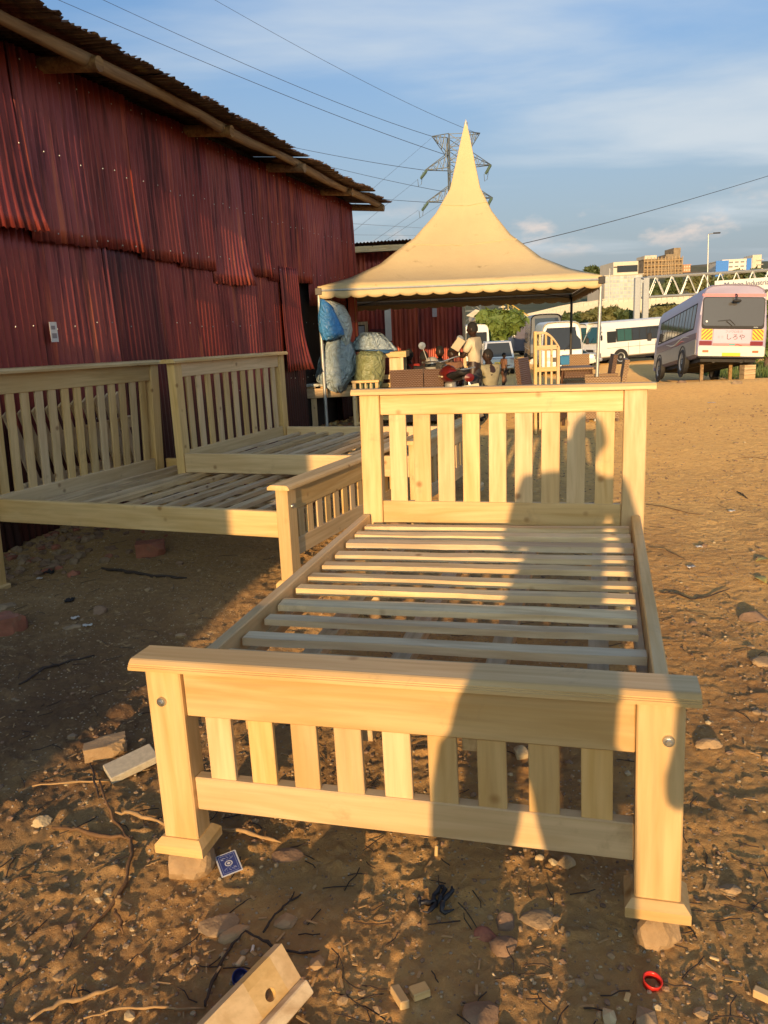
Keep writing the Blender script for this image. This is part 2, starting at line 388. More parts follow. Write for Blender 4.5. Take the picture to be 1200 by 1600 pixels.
# ================================================================== THE SETTING: rust-red iron shed
def iron_mat(name, base, hot, streak, dark_foot=True):
    m_, t, b = newmat(name); v = coords(t); vs_ = coords(t, (9, 9, .55))
    a = noise(t, v, 1.4, 5, .6, .3); s = noise(t, vs_, 1.2, 5, .65)
    col = ramp(t, a, [(.3, base), (.7, hot)])
    col = mixc(t, mr(t, s, .48, .66, 0, .75), col, streak)
    s3 = noise(t, coords(t, (6, 6, .35)), 1.1, 4, .6); col = mixc(t, mr(t, s3, .57, .68, 0, .7), col, (hot[0] * 1.7, hot[1] * 1.9, hot[2] * 1.3))  # orange bands paint in the low sun grazing the sheets
    f = noise(t, coords(t, (30, 30, 9)), 1.5, 4, .7); col = mixc(t, mr(t, f, .68, .78, 0, .55), col, (.42, .33, .3))
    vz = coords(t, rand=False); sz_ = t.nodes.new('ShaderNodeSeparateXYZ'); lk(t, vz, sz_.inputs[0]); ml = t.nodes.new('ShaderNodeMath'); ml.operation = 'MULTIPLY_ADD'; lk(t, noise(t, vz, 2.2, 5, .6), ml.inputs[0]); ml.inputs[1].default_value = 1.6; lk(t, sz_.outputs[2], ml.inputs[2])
    if dark_foot: col = mixc(t, mr(t, ml.outputs[0], 2.25, 1.45, 0, .82), col, (.035, .016, .012))  # colour darkens towards the foot of the sheet, edge broken by noise
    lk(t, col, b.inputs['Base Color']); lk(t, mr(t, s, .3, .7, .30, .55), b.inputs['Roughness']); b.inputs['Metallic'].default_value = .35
    bump(t, b, noise(t, v, 14, 5, .7), .25, .01); return m_
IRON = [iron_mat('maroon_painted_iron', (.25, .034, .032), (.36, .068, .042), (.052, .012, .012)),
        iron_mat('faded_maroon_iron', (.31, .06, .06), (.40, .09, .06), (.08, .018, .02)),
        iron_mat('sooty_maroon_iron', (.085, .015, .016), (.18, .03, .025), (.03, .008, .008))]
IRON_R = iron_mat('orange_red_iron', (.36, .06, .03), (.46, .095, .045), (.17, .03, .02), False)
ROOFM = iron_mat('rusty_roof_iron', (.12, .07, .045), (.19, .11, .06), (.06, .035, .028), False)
DARKIN = plain('painted_interior_shade', (.03, .022, .018), .9, .3, 3)  # near-black colour paints in the shade inside the sheds

def sheet_mb(W, H, lean=0, twist=0, curl=0, bow=0, amp=.0125, pitch=.076, seed=0, rag=.012):
    """a corrugated sheet: x along the wall, z up from 0 to H, y out of the wall; curl lifts its lower edge"""
    rnd = random.Random(seed); nu = int(W / pitch * 6); nv = 12; ph = rnd.random()
    rg = [rnd.uniform(-rag, rag) for _ in range(nu + 1)]
    def fn(u, v):
        x = u * W; z = v * H
        if v in (0.0,): z += rg[int(round(u * nu))]
        cc = math.sin((x / pitch + ph) * 2 * math.pi) * amp
        low = (1 - v)
        y = cc + lean * low * H + twist * (u - .5) * W * (0.35 + low) + bow * math.sin(math.pi * v) * math.sin(math.pi * (u + .15 * v)) + curl * low ** 4 * (u ** 2.2 if twist >= 0 else (1 - u) ** 2.2)
        y += .005 * math.sin(3.1 * v + 5 * ph + 4 * u) + .003 * math.sin(9 * v + 3 * ph)
        return (x, y, z)
    mb = MB().grid(fn, nu, nv); return mb
def thick(o, t_=.0012):
    mo = o.modifiers.new('thickness', 'SOLIDIFY'); mo.thickness = t_; return o
def shed():
    WX, Y0, Y1, ZT, ZS = -4.4, 3.2, 14.15, 3.76, 2.36
    root = thing('iron_shed', 'long maroon corrugated iron shed with ragged overlapping sheets and pole eave', 'shed', yard(WX, Y0, 0), (0, 0, YROT))
    # local: x out of the wall to the right, y along the wall, z up
    def sheet(name, y0, w, z0, h, out_, mat, seed, **k):
        mb = sheet_mb(w, h, seed=seed, **k)
        mb.v = [(yy + out_, xx + y0, zz + z0) for xx, yy, zz in mb.v]
        return thick(obj(name, mb, mat, root, smooth='all'))
    rnd = random.Random(3)
    # lower row
    y = 0.0; i = 0
    while y < Y1 - Y0 - .1:
        w = rnd.choice([.80, .82, .78, .84]); w = min(w, Y1 - Y0 - y)
        yy = Y0 + y
        z0 = -.15 - .02 * yy; top = 2.52 + rnd.uniform(-.04, .05)
        if 11.0 < yy < 12.5: y += w; i += 1; continue
        if 12.5 <= yy < 13.2: out_ = -.03; mt = IRON[2]
        else: out_ = rnd.uniform(.0, .018); mt = IRON[rnd.choice([0, 0, 1, 2, 0])]
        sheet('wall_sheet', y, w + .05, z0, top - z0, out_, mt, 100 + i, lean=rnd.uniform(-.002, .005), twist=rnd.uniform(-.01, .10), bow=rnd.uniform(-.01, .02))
        y += w; i += 1
    # upper row hangs over it, lower edges ragged
    y = 0.0; i = 0
    lows = [2.36, 2.34, 2.42, 2.36, 2.38, 2.33, 2.30, 2.16, 2.30, 2.26, 2.28, 1.96, 2.05, 2.2, 2.28]
    while y < Y1 - Y0 - .1:
        w = rnd.choice([.78, .80, .76]); w = min(w, Y1 - Y0 - y); yy = Y0 + y
        lo = lows[i % len(lows)]
        tw = rnd.uniform(.0, .09); cu = rnd.choice([.0, .01, .02, .05])
        if i in (2, 7): cu = .11; tw = .03
        top = ZT + rnd.uniform(-.03, .03)
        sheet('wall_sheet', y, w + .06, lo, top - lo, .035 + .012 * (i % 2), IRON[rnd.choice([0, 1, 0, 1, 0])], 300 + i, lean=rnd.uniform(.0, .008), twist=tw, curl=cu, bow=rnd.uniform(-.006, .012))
        y += w; i += 1
    # loose sheet hanging low near the tent
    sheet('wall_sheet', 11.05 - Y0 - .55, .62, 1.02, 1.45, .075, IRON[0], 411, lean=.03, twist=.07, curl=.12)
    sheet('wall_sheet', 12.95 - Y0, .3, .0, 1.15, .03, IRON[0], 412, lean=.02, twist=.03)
    L = Y1 - Y0
    obj('shade_backing', MB().box(-.12, -.09, 0, L - .02, -.4, ZT + .088), DARKIN, root)  # added sheet behind the wall, coloured as the dark interior
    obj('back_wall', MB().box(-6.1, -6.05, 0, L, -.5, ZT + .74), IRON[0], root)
    for k, yy in enumerate((0.02, L - .03)):
        mb = MB().grid(lambda u, v: (-6.05 + u * 6.0, yy + .010 * math.sin(u * 6 / .076 * 6.28), -.4 + v * (ZT + .3 + .09 * (1 - u) * 6)), 470, 2)
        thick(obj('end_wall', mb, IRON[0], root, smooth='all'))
    obj('corner_post', MB().box(-.07, .03, L - .05, L + .03, -.4, ZT), ROUGHD[2], root)
    nm = MB()
    for zz in (.9, 1.7, 2.44, 3.05, 3.66):
        yy = .04
        while yy < L:
            r_ = .006; x0 = .075 if zz > 2.4 else .03; nm.lathe([(0, .006), (r_, .003), (r_ * 1.3, 0)], 6, T((x0, yy, zz + rnd.uniform(-.03, .03)), ry=R(90))); yy += rnd.uniform(.16, .34)
    obj('nail_heads', nm, GALV, root, kind='stuff')
    # eave: pole along the edge, rafters poking out, roof sheets above
    rz = lambda x: ZT + .10 - .10 * x          # roof plane rises into the shed
    ex = .52
    pts = [(ex - .06 + .012 * math.sin(2 * k), -0.1 + k * .66, rz(ex) - .085 + .02 * math.sin(1.3 * k)) for k in range(int(L / .66) + 2)]
    pts[-1] = (ex - .05, L + .55, rz(ex) - .07)
    obj('eave_pole', MB().tube(pts, [.052 + .008 * math.sin(k * 1.7) for k in range(len(pts))], 10), LOG, root, smooth=True)
    for yy in (.6, 2.75, 5.08, 7.25, 9.35, L + .28):
        mb = MB().tube([(-.9, yy - .03, rz(-.9) - .13), (-.2, yy + .01, rz(-.2) - .125), (ex + .05, yy, rz(ex) - .135)], [.06, .062, .058], 10)
        obj('rafter', mb, LOG, root, smooth=True)
    k = 0; y = -.15
    while y < L + .5:
        w = min(.74, L + .62 - y) + .06; dz = .012 * (k % 2) + rnd.uniform(-.01, .02); x1 = ex + .12 + rnd.uniform(-.05, .09); seed = rnd.random() * 9
        jag = [rnd.uniform(-.03, .03) for _ in range(200)]
        def fn(u, v, y=y, w=w, dz=dz, x1=x1):
            xx = -2.6 + v * (x1 + 2.6); 
            if v == 1: xx += jag[int(u * 60)]
            return (xx, y + u * w, rz(xx) + dz + .013 * math.sin((y + u * w) / .076 * 6.283) + (.02 * math.sin(seed + 3 * u) if v > .9 else 0))
        thick(obj('roof_sheet', MB().grid(fn, 66, 8), ROOFM, root, smooth='all')); y += .74; k += 1
    def fn(u, v): xx = -2.2 - v * 4.1; return (xx, u * (L + .3) - .1, rz(xx) + .035)
    thick(obj('rear_roof', MB().grid(fn, 4, 2), ROOFM, root), .02)
    # small white paper notice on the sheets
    p = yard(WX + .065, 5.62, 1.65)
    n = obj('paper_notice', MB().box(-.001, .001, -.045, .045, -.08, .08), flat('paper_white', (.7, .66, .6)), None); n.location = p; n.rotation_euler = (0, 0, YROT)
    tag(n, 'small white paper notice stuck low on the maroon iron wall', 'notice')
    obj('print', MB().box(.0012, .0018, -.03, .03, -.05, -.01).box(.0012, .0018, -.03, .02, .02, .05), flat('grey_print', (.25, .22, .22)), n)
    # rag hanging from the eave
    return root
shed()

def back_shed():
    # second shed facing the camera behind the tent
    Yd = 18.2
    root = thing('red_iron_kiosk', 'orange red iron shed standing behind the pointed tent, dark doorway in front', 'shed', (-1.75, Yd, -.33), (0, 0, R(-2)))
    W = 3.72; Ht = 3.55
    cols = [0.0, .82, 1.6, 2.0, 2.35, 2.7, 3.0, 3.35]
    edges = cols + [W]
    rnd = random.Random(5)
    for i in range(len(cols)):
        w = edges[i + 1] - edges[i] + .03; mt = IRON[0] if i in (2, 5, 7) else IRON_R
        if .8 < edges[i] < 1.5:    # leave the doorway's lower part
            mb = sheet_mb(w, Ht - 2.0, seed=500 + i, amp=.009, pitch=.1); mb.v = [(x + edges[i], -y, z + 2.0) for x, y, z in mb.v]
        else:
            mb = sheet_mb(w, Ht, seed=500 + i, amp=.009, pitch=.1, twist=rnd.uniform(-.03, .03)); mb.v = [(x + edges[i], -y - .004 * i, z) for x, y, z in mb.v]
        thick(obj('wall_sheet', mb, mt, root, smooth='all'))
    obj('shade_backing', MB().box(-.0, W, .05, .08, -.3, Ht), DARKIN, root)
    obj('side_wall', MB().grid(lambda u, v: (W + .01 + .009 * math.sin(u * 30 * 6.28), u * 4, v * Ht), 240, 2).add([], []), IRON[0], root, smooth='all')
    obj('back_wall', MB().box(-.2, W, 4.0, 4.04, -.3, Ht + .2), IRON[0], root)
    obj('corner_post', MB().box(W, W + .07, -.06, .03, -.2, Ht - .05), ROUGH[2], root)
    obj('door_frame', MB().box(.86, .93, -.07, -.01, -.1, 2.0).box(1.52, 1.59, -.07, -.01, -.1, 2.0).box(.86, 1.59, -.071, -.012, 2.0, 2.07), ROUGHD[2], root)
    obj('door', MB().box(.94, 1.51, -.05, -.02, -.1, 1.98), STEEL, root)
    obj('timber_lintel', MB().box(3.3, 3.72, -.13, -.05, 2.55, 2.63), LOG, root)
    obj('sign_patch', MB().box(1.98, 2.12, -.075, -.07, 1.62, 2.35), flat('white_patch', (.78, .72, .6)), root)
    obj('sign_patch', MB().box(3.05, 3.15, -.09, -.085, 2.1, 2.6), flat('grey_patch', (.5, .42, .4)), root)
    # window shutter at the left
    obj('window_shutter', MB().box(1.62, 1.98, -.075, -.06, 1.5, 1.9), IRON[2], root)
    # sloping roof with timber edge
    for i in range(6):
        x0 = -.45 + i * .78
        def fn(u, v, x0=x0): x = x0 + u * .82; y = -.45 + v * 5.0; return (x, y, Ht + .16 + .04 * v + .035 * (x / 4) + .012 * math.sin(x / .076 * 6.28) + .006 * (i % 2))
        thick(obj('roof_sheet', MB().grid(fn, 64, 3), ROOFM, root, smooth='all'))
    obj('fascia_board', MB().box(-.4, W + .35, -.42, -.38, Ht - .02, Ht + .10), ROUGH[0], root)
    for x in (.3, 1.4, 2.5, 3.5): obj('rafter', MB().box(x, x + .07, -.37, 3.9, Ht - .0, Ht + .1), ROUGHD[1], root)
back_shed()

# ------------------------------------------------------------------ unseen things added behind the photographer to throw shade into the picture
def shade_hut():
    root = thing('added_shade_hut', 'unseen hut with iron roof, added behind the photographer on the left to cast shade', 'shed', yard(-1.72, -3.2, 0), (0, 0, YROT))
    Hh = 2.95
    obj('front_wall', MB().box(-9, 0, -.06, 0, -.2, Hh), IRON[0], root); obj('side_wall', MB().box(-.06, 0, -4, -.06, -.2, Hh), IRON[0], root)
    obj('back_wall', MB().box(-9, 0, -4.06, -4, -.2, Hh), IRON[0], root); obj('side_wall', MB().box(-9.06, -9, -4, 0, -.2, Hh), IRON[0], root)
    obj('roof', MB().box(-9.2, .1, -4.2, .15, Hh, Hh + .05), ROOFM, root)
    obj('door', MB().box(-1.4, -.5, .0, .04, 0, 2.0), ROUGHD[2], root)
    p = thing('added_shade_pole', 'unseen tall thick pole, added behind the photographer to cast shade on the tent', 'pole', yard(-3.0, -8.5, 0))  # added post, there for the dark band it casts on the tent
    obj('shaft', MB().tube([(0, 0, -.3), (.03, 0, 3), (0, .02, 6.3)], [.22, .2, .17], 14), LOG, p, smooth=True)
    obj('crossarm', MB().box(-.22, .22, -.05, .05, 5.8, 5.92, .01), ROUGHD[0], p)
shade_hut()

# ================================================================== BEDS
def Mx(loc, yaw, bp=0, br=0):
    return Matrix.Translation(loc) @ Matrix.Rotation(yaw, 4, 'Z') @ Matrix.Rotation(bp, 4, 'X') @ Matrix.Rotation(br, 4, 'Y')
BOLT_SHANK = None
def bolt_mb():
    mb = MB().lathe([(0, -.008), (.0125, -.007), (.0135, -.004), (.0135, 0)], 16).lathe([(.0, -.013), (.0065, -.013), (.0078, -.012), (.0078, -.006)], 6)
    return mb.xf(Matrix.Rotation(R(-90), 4, 'X'))
def bed(label, P, mats, rough, seed, nf, nh, slats, sw, group, show_bolt=True, head_leg=0.0, slw=.061, sink=0.0):
    """local axes: x along the footboard, y from foot to head, z up; z = 0 under the plinths"""
    rnd = random.Random(seed); z0 = P['z0']; W, L, pw = P['W'], P['L'], P['pw']
    zc, ct = P['zct'], P.get('ct', .028)
    M = Mx((P['bx'], P['by'], 0), R(P['yaw']), R(P['bp']), R(P['br']))
    q = M.to_quaternion(); root = thing('wooden_bed', label, 'bed', M @ Vector((0, 0, z0)), q.to_euler(), group)
    pd = .075; WX, WY, WZ = mats; b = .004
    def lean(ang, rollr, yy, xx=W / 2, sh=0):
        return Matrix.Translation((xx + sh, yy, 0)) @ Matrix.Rotation(R(rollr), 4, 'Y') @ Matrix.Rotation(R(ang), 4, 'X') @ Matrix.Translation((-xx, -yy, 0)) @ Matrix.Translation((0, 0, -z0))
    up = Matrix.Translation((0, 0, -z0))
    J = lambda a=.0015: rnd.uniform(-a, a)
    # ---- footboard
    F = lean(P.get('fl', 0), 0, 0)
    PF = lambda mb: mb.xf(F)
    for k, x in enumerate((0, W - pw)):
        zb = z0 if not isinstance(P.get('pz'), tuple) else P['pz'][k]
        po = obj('post', PF(MB().box(x, x + pw, 0, pd, zb + .03, zc - ct, b)), WZ, root)
        e = .022
        pr = MB().loft([[(x - e, -e, zb), (x + pw + e, -e, zb), (x + pw + e, pd + e, zb), (x - e, pd + e, zb)],
                        [(x - e, -e, zb + .026), (x + pw + e, -e, zb + .026), (x + pw + e, pd + e, zb + .026), (x - e, pd + e, zb + .026)],
                        [(x - .006, -.006, zb + .044), (x + pw + .006, -.006, zb + .044), (x + pw + .006, pd + .006, zb + .044), (x - .006, pd + .006, zb + .044)]])
        obj('plinth', PF(pr), WX, po)
        if show_bolt:
            bx_ = x + (pw * .42 if k == 0 else pw * .66)
            obj('bolt', PF(bolt_mb().xf(Matrix.Translation((bx_, -.001, zc - .125)))), GALV, po, smooth=True)
    ov = .030
    prof = [(-ov, zc - ct), (-ov, zc - ct + .009), (-ov + .003, zc - ct + .010), (-ov + .003, zc - ct + .013), (-ov + .006, zc - ct + .014), (-ov + .006, zc - ct + .017), (-ov + .016, zc - .002), (-ov + .022, zc),
            (pd + ov - .02, zc), (pd + ov, zc - .012), (pd + ov, zc - ct)]
    obj('cap_rail', PF(MB().prism(prof, 0, -ov, W + ov)), WX, root)
    obj('top_panel', PF(MB().box(pw + .0015, W - pw - .0015, .014, .044, P['zpb'], zc - ct - .0005, .003)), WX, root)
    obj('bottom_rail', PF(MB().box(pw + .0012, W - pw - .0012, .016, .052, P['zrb'], P['zrt'], .003)), WX, root)
    iw = W - 2 * pw; gap = (iw - nf * sw) / (nf + 1)
    for k in range(nf):
        x = pw + gap + k * (sw + gap) + J(.003); t_ = J(.004)
        obj('spindle', PF(MB().box(x, x + sw + J(.002), .022, .038, P['zrt'] - .012, P['zpb'] + .012, .002).xf(Matrix.Translation((0, J(.002), 0)))), WZ, root)
    # ---- headboard
    hp = .07; H = lean(P.get('hl', 0), P.get('hr', 0), L, W / 2, P.get('hx', 0)) @ Matrix.Rotation(0, 4, 'Z')
    PH = lambda mb: mb.xf(H); hc = P['hct']; hw = pw * .98
    for x in (0, W - hw):
        po = obj('post', PH(MB().box(x, x + hw, L, L + hp, z0 + .03 - head_leg, hc - .03, b)), WZ, root)
        obj('plinth', PH(MB().box(x - .02, x + hw + .02, L - .02, L + hp + .02, z0 - head_leg, z0 + .04 - head_leg, .008)), WX, po)
    prof = [(L - .030, hc - .030), (L - .030, hc - .014), (L - .02, hc - .002), (L - .012, hc), (L + hp + .01, hc), (L + hp + .03, hc - .012), (L + hp + .03, hc - .03)]
    obj('cap_rail', PH(MB().prism(prof, 0, -.035, W + .035)), WX, root)
    obj('top_panel', PH(MB().box(hw + .0015, W - hw - .0015, L + .012, L + .040, P['hub'], hc - .0305, .003)), WX, root)
    obj('bottom_rail', PH(MB().box(hw + .0015, W - hw - .0015, L + .010, L + .045, P['hlb'], P['hlt'], .003)), WX, root)
    iw = W - 2 * hw; s2 = P.get('hsw', sw); gap = (iw - nh * s2) / (nh + 1)
    for k in range(nh):
        x = hw + gap + k * (s2 + gap) + J(.003)
        obj('spindle', PH(MB().box(x, x + s2 + J(.002), L + .018, L + .034, P['hlt'] - .012, P['hub'] + .012, .002)), WZ, root)
    # ---- side rails
    zs, zsb = P['zsr'], P['zsrb']
    for x0, x1 in ((.012, .052), (W - .052, W - .012)):
        obj('side_rail', MB().box(x0, x1, pd + .001, L - .001, zsb, zs, .004).xf(up), WY, root)
    for x0, x1 in ((.053, .083), (W - .083, W - .053)):
        obj('ledger', MB().box(x0, x1, pd + .02, L - .02, zs - .13, zs - .0875 - sink * .0, .002).xf(up), rough[1], root)
    # ---- long battens under the slats, then the slats
    for f in P.get('batt', (.2, .42, .64, .86)):
        x = W * f; obj('batten', MB().box(x - .032, x + .032, pd + .02, L - .02, zs - .135 + J(.004), zs - .092 - sink * .0, .002).xf(up), rough[1], root)
    for k in range(slats):
        y = pd + .05 + (L - pd - .09) * (k + .5) / slats + J(.010); w = slw + J(.006); th = .024 + J(.003); n = 9; rings = []
        bo = [J(.0035) for _ in range(n)]; bz = [J(.0016) for _ in range(n)]; ex0 = .056 + abs(J(.012)); ex1 = W - .056 - abs(J(.02)); sk = J(.012); tw = J(.08)
        zb = zs - .0545 - sink + abs(J(.006))
        for i in range(n):
            f = i / (n - 1); x = ex0 + (ex1 - ex0) * f; yy = y + bo[i] + sk * (f - .5); z = zb + bz[i]; ww = w / 2 + bo[-i] * .6
            dz = math.sin(tw) * ww
            rings.append([(x, yy - ww, z - dz), (x, yy + ww, z + dz), (x, yy + ww - .002, z + th + dz), (x, yy - ww + .003, z + th - dz)])
        obj('bed_slat', MB().loft(rings).xf(up), rough[0], root)
    return root
main = dict(bx=-.668, by=1.966, yaw=-15.867, bp=.634, br=-.725, L=2.03, W=1.384, z0=.122, zct=.707, ct=.027, zpb=.536, zrt=.350, zrb=.250, hct=1.223, hub=1.092, hlt=.654, hlb=.539,
            zsr=.600, zsrb=.455, pw=.106, fl=-1.8, hl=-3.27, hr=.9, hsw=.086)
bed('nearest pale varnished single bed with slatted base, photographer shadow across its foot panel', main, WOOD, ROUGH, 11, 9, 9, 12, .074, 'new wooden beds standing in the yard')
A = dict(bx=-.520, by=4.11, yaw=68.0, bp=-.1, br=.93, L=2.13, W=1.82, z0=.165, zct=.585, ct=.027, zpb=.425, zrt=.20+.06, zrb=.16, hct=1.25, hub=1.09, hlt=.452, hlb=.345,
         zsr=.43, zsrb=.283, pw=.1, hl=2.7, hx=-.095, hsw=.068, batt=(.2, .4, .6, .8))
A.update(z0=.17)
for k_ in ('zct', 'zpb', 'zrt', 'zrb', 'hct', 'hub', 'hlt', 'hlb', 'zsr', 'zsrb'): A[k_] += .17
bed('wide double bed beside the maroon iron wall, foot end nearest the single bed', A, WOODB, ROUGHD, 12, 13, 13, 12, .07, 'new wooden beds standing in the yard', True, .17, .052, .03)
B = dict(bx=.259, by=5.359, yaw=68.9, bp=-.08, br=.5, L=1.94, W=1.795, z0=.112, zct=.671, ct=.027, zpb=.50, zrt=.30, zrb=.20, hct=1.289, hub=1.149, hlt=.576, hlb=.47,
         zsr=.561, zsrb=.41, pw=.1, hsw=.07)
for k_ in ('zct', 'zpb', 'zrt', 'zrb', 'hct', 'hub', 'hlt', 'hlb', 'zsr', 'zsrb'): B[k_] += .112
bed('farthest double bed behind the other two, headboard of narrow slats against the wall', B, WOODB, ROUGHD, 13, 12, 11, 11, .07, 'new wooden beds standing in the yard', True, .08, .055, .02)

# ================================================================== TENT
def tent():
    m_, t, b = newmat('cream_tent_canvas'); v = coords(t)
    n = noise(t, v, 1.2, 5, .6); st = noise(t, v, 3.5, 6, .7, .6)
    col = ramp(t, n, [(.3, (.56, .42, .22)), (.7, (.63, .48, .25))]); col = mixc(t, mr(t, st, .60, .76, 0, .8), col, (.26, .17, .07))
    lk(t, col, b.inputs['Base Color']); b.inputs['Roughness'].default_value = .62; bump(t, b, noise(t, v, 5, 6, .6), .25, .03)
    FL, FRt = at(497, 448, 12.25), at(940, 430, 11.9)
    BL, BR = Vector((-.45, 16.6, 2.12)), Vector((3.98, 16.2, 2.08))
    root = thing('pagoda_tent', 'cream pagoda tent with tall pointed peak and scalloped skirt', 'tent', (1.42, 14.2, gz(1.42, 14.2)))
    O = root.location.copy()
    prof_r = [0, .012, .036, .08, .125, .228, .375, .6, .8, 1.0]; prof_h = [1, .965, .89, .74, .59, .44, .29, .136, .055, 0]
    Hh = 2.80
    pk = at(728, 186, 14.2)
    def P(s, t_):                       # s,t in -1..1
        u, v_ = (s + 1) / 2, (t_ + 1) / 2
        p = (FL * (1 - u) + FRt * u) * (1 - v_) + (BL * (1 - u) + BR * u) * v_
        r = max(abs(s), abs(t_)); h = float(np.interp(r, prof_r, prof_h))
        ang = math.atan2(t_, s); ridge = abs(math.cos(2 * ang))       # 1 at mid-panel, 0 at ridges
        sag = .10 * ridge * r * (1 - r) * 2.4
        hh = pk.z - 2.18
        zz = p.z * r + 2.18 * (1 - r) + h * hh - sag
        c0 = (FL + FRt + BL + BR) / 4; off = (Vector((pk.x, pk.y, 0)) - Vector((c0.x, c0.y, 0))) * (1 - r) ** 2
        # rounder towards the peak
        rr = math.hypot(s, t_) or 1; k = max(0, 1 - r * 2.2) * .25
        wr = .020 * math.sin(ang * 22 + 3) * (.6 + .4 * math.sin(ang * 7)) * math.exp(-((r - .25) / .3) ** 2) * r * 2
        return Vector((p.x + off.x + (c0.x - p.x) * k * (rr / max(r, 1e-6) - 1), p.y + off.y, zz + wr)) - O
    rs = [0.0, .01, .02, .036, .055, .08, .1, .125, .16, .19, .228, .27, .32, .375, .44, .52, .6, .7, .8, .9, 1.0]
    for side in range(4):
        mb = MB(); v_ = []; n_ = 24
        for r in rs:
            for k in range(n_ + 1):
                a = -1 + 2 * k / n_
                s, t2 = [(a * r, -r), (r, a * r), (-a * r, r), (-r, -a * r)][side]
                v_.append(P(s, t2))
        f = [(i * (n_ + 1) + k, i * (n_ + 1) + k + 1, (i + 1) * (n_ + 1) + k + 1, (i + 1) * (n_ + 1) + k) for i in range(len(rs) - 1) for k in range(n_)]
        mb.add(v_, f); o = obj('canopy_panel', mb, m_, root, smooth='all'); thick(o, .004)
        # valance with scallops
        def val(u, w, side=side):
            a = -1 + 2 * u
            s, t2 = [(a, -1), (1, a), (-a, 1), (-1, -a)][side]
            p = P(s, t2); e = P(s * 1.0, t2 * 1.0)
            drop = .155 + .032 * abs(math.sin(u * math.pi * 17)) ** .6
            nrm = [Vector((0, -1, 0)), Vector((1, 0, 0)), Vector((0, 1, 0)), Vector((-1, 0, 0))][side]
            return p + nrm * (.012 + .008 * math.sin(u * 31) * w) + Vector((0, 0, .004 - w * drop))
        thick(obj('valance', MB().grid(val, 170, 4), m_, root, smooth='all'), .004)
        a0, a1 = [(FL, FRt), (FRt, BR), (BR, BL), (BL, FL)][side]
        obj('edge_bar', MB().tube([a0 - O + Vector((0, 0, -.06)), a1 - O + Vector((0, 0, -.06))], .022, 8), STEEL, root, smooth=True)
    sw = lambda a, b_, c_: obj('seam', MB().tube([P(a + (b_ - a) * k / 10, -c_) + Vector((0, -.006, 0)) for k in range(11)], .004, 5), m_, root)
    sw(-.19, .19, .19); sw(-.42, .42, .42)
    for p, du in ((FL, 0), (FRt, -.06), (BL, 0), (BR, -.02)):
        q = p - O; g = gz(p.x, p.y) - O.z - .05
        obj('pole', MB().tube([q + Vector((0, .02, -.03)), Vector((q.x + du, q.y + .02, g))], .026, 10), STEEL if p is not BR else DARKM, root, smooth=True)
        obj('corner_bracket', MB().box(q.x - .05, q.x + .05, q.y - .03, q.y + .05, q.z - .12, q.z - .02, .005), DARKM, root)
    c0 = (FL + FRt + BL + BR) / 4 - O
    obj('centre_mast', MB().tube([Vector((c0.x, c0.y, .35 + 1.9)), pk - O + Vector((0, 0, -.05))], .03, 8), STEEL, root, smooth=True)
    for p in (FL, FRt, BL, BR): obj('cable', MB().tube([p - O + Vector((0, 0, -.1)), Vector((c0.x, c0.y, .35 + 1.95))], .008, 5), DARKM, root)
tent()

# ================================================================== tarpaulins, sack and timber at the tent's left corner
def lumpy(name, label, cat, prof, Yd, thickness, mat, seed, fold=.05, nseg=60, group=None, ridges=7):
    """cloth hung or heaped: prof = list of (left px, right px, y px) rows at distance Yd; closed body with real depth"""
    rings = []; rnd = random.Random(seed); ph = [rnd.uniform(0, 6.28) for _ in range(6)]
    rows = []
    for i in range(len(prof) - 1):
        a, b_ = prof[i], prof[i + 1]
        st = 5
        for k in range(st): rows.append([a[j] + (b_[j] - a[j]) * k / st for j in range(3)])
    rows.append(list(prof[-1]))
    c0 = at((prof[-1][0] + prof[-1][1]) / 2, prof[-1][2], Yd)
    for i, (l, r_, y) in enumerate(rows):
        pl, pr_ = at(l, y, Yd), at(r_, y, Yd); f = i / (len(rows) - 1); ring = []
        for k in range(nseg):
            a = 2 * math.pi * k / nseg; cx_ = (pl + pr_) / 2; hw = (pr_ - pl) / 2
            env = min(1, .35 + 2.5 * min(f, 1 - f) + .2)
            w = fold * (math.sin(ridges * a + ph[0] + 2.2 * f) + .6 * math.sin((ridges * 2 - 1) * a + ph[1] - 4 * f) + .5 * math.sin(5 * f * 6.28 + 3 * a + ph[2]) + .35 * math.sin(23 * a + 9 * f + ph[3]))
            w += fold * .55 * (1 - 2 * abs(math.sin(2.5 * a + 4.1 * f + ph[5]))) + fold * .4 * (1 - 2 * abs(math.sin(6.5 * a - 7 * f + ph[0])))
            d = Vector((0, 1, 0)) * (thickness * env * math.sin(a) * (1 + w / max(hw.length, .1)))
            p = cx_ + hw * (math.cos(a) * (1 + .35 * w)) + d + Vector((0, 0, .25 * w * math.sin(3 * a + ph[4])))
            p.y += w * .8 * (1 if math.sin(a) < 0 else -1); ring.append(p - c0)
        rings.append(ring)
    o = obj(name, MB().loft(rings), mat, None, smooth='all'); o.location = c0; tag(o, label, cat, group); return o
def tarp_mat(name, c1, c2, patch=None):
    m_, t, b = newmat(name); v = coords(t, rand=False); n = noise(t, v, 2.4, 5, .6)
    col = ramp(t, n, [(.35, c1), (.65, c2)])
    if patch: col = mixc(t, mr(t, noise(t, v, 7, 4, .6), .60, .66, 0, .8), col, patch)
    lk(t, col, b.inputs['Base Color']); b.inputs['Roughness'].default_value = .42
    bump(t, b, noise(t, v, 5, 3, .5, 2.5), .9, .08); return m_
TGREY = tarp_mat('grey_blue_tarpaulin', (.25, .32, .36), (.36, .43, .46))
TWHITE = tarp_mat('milky_plastic', (.40, .44, .43), (.52, .54, .50))
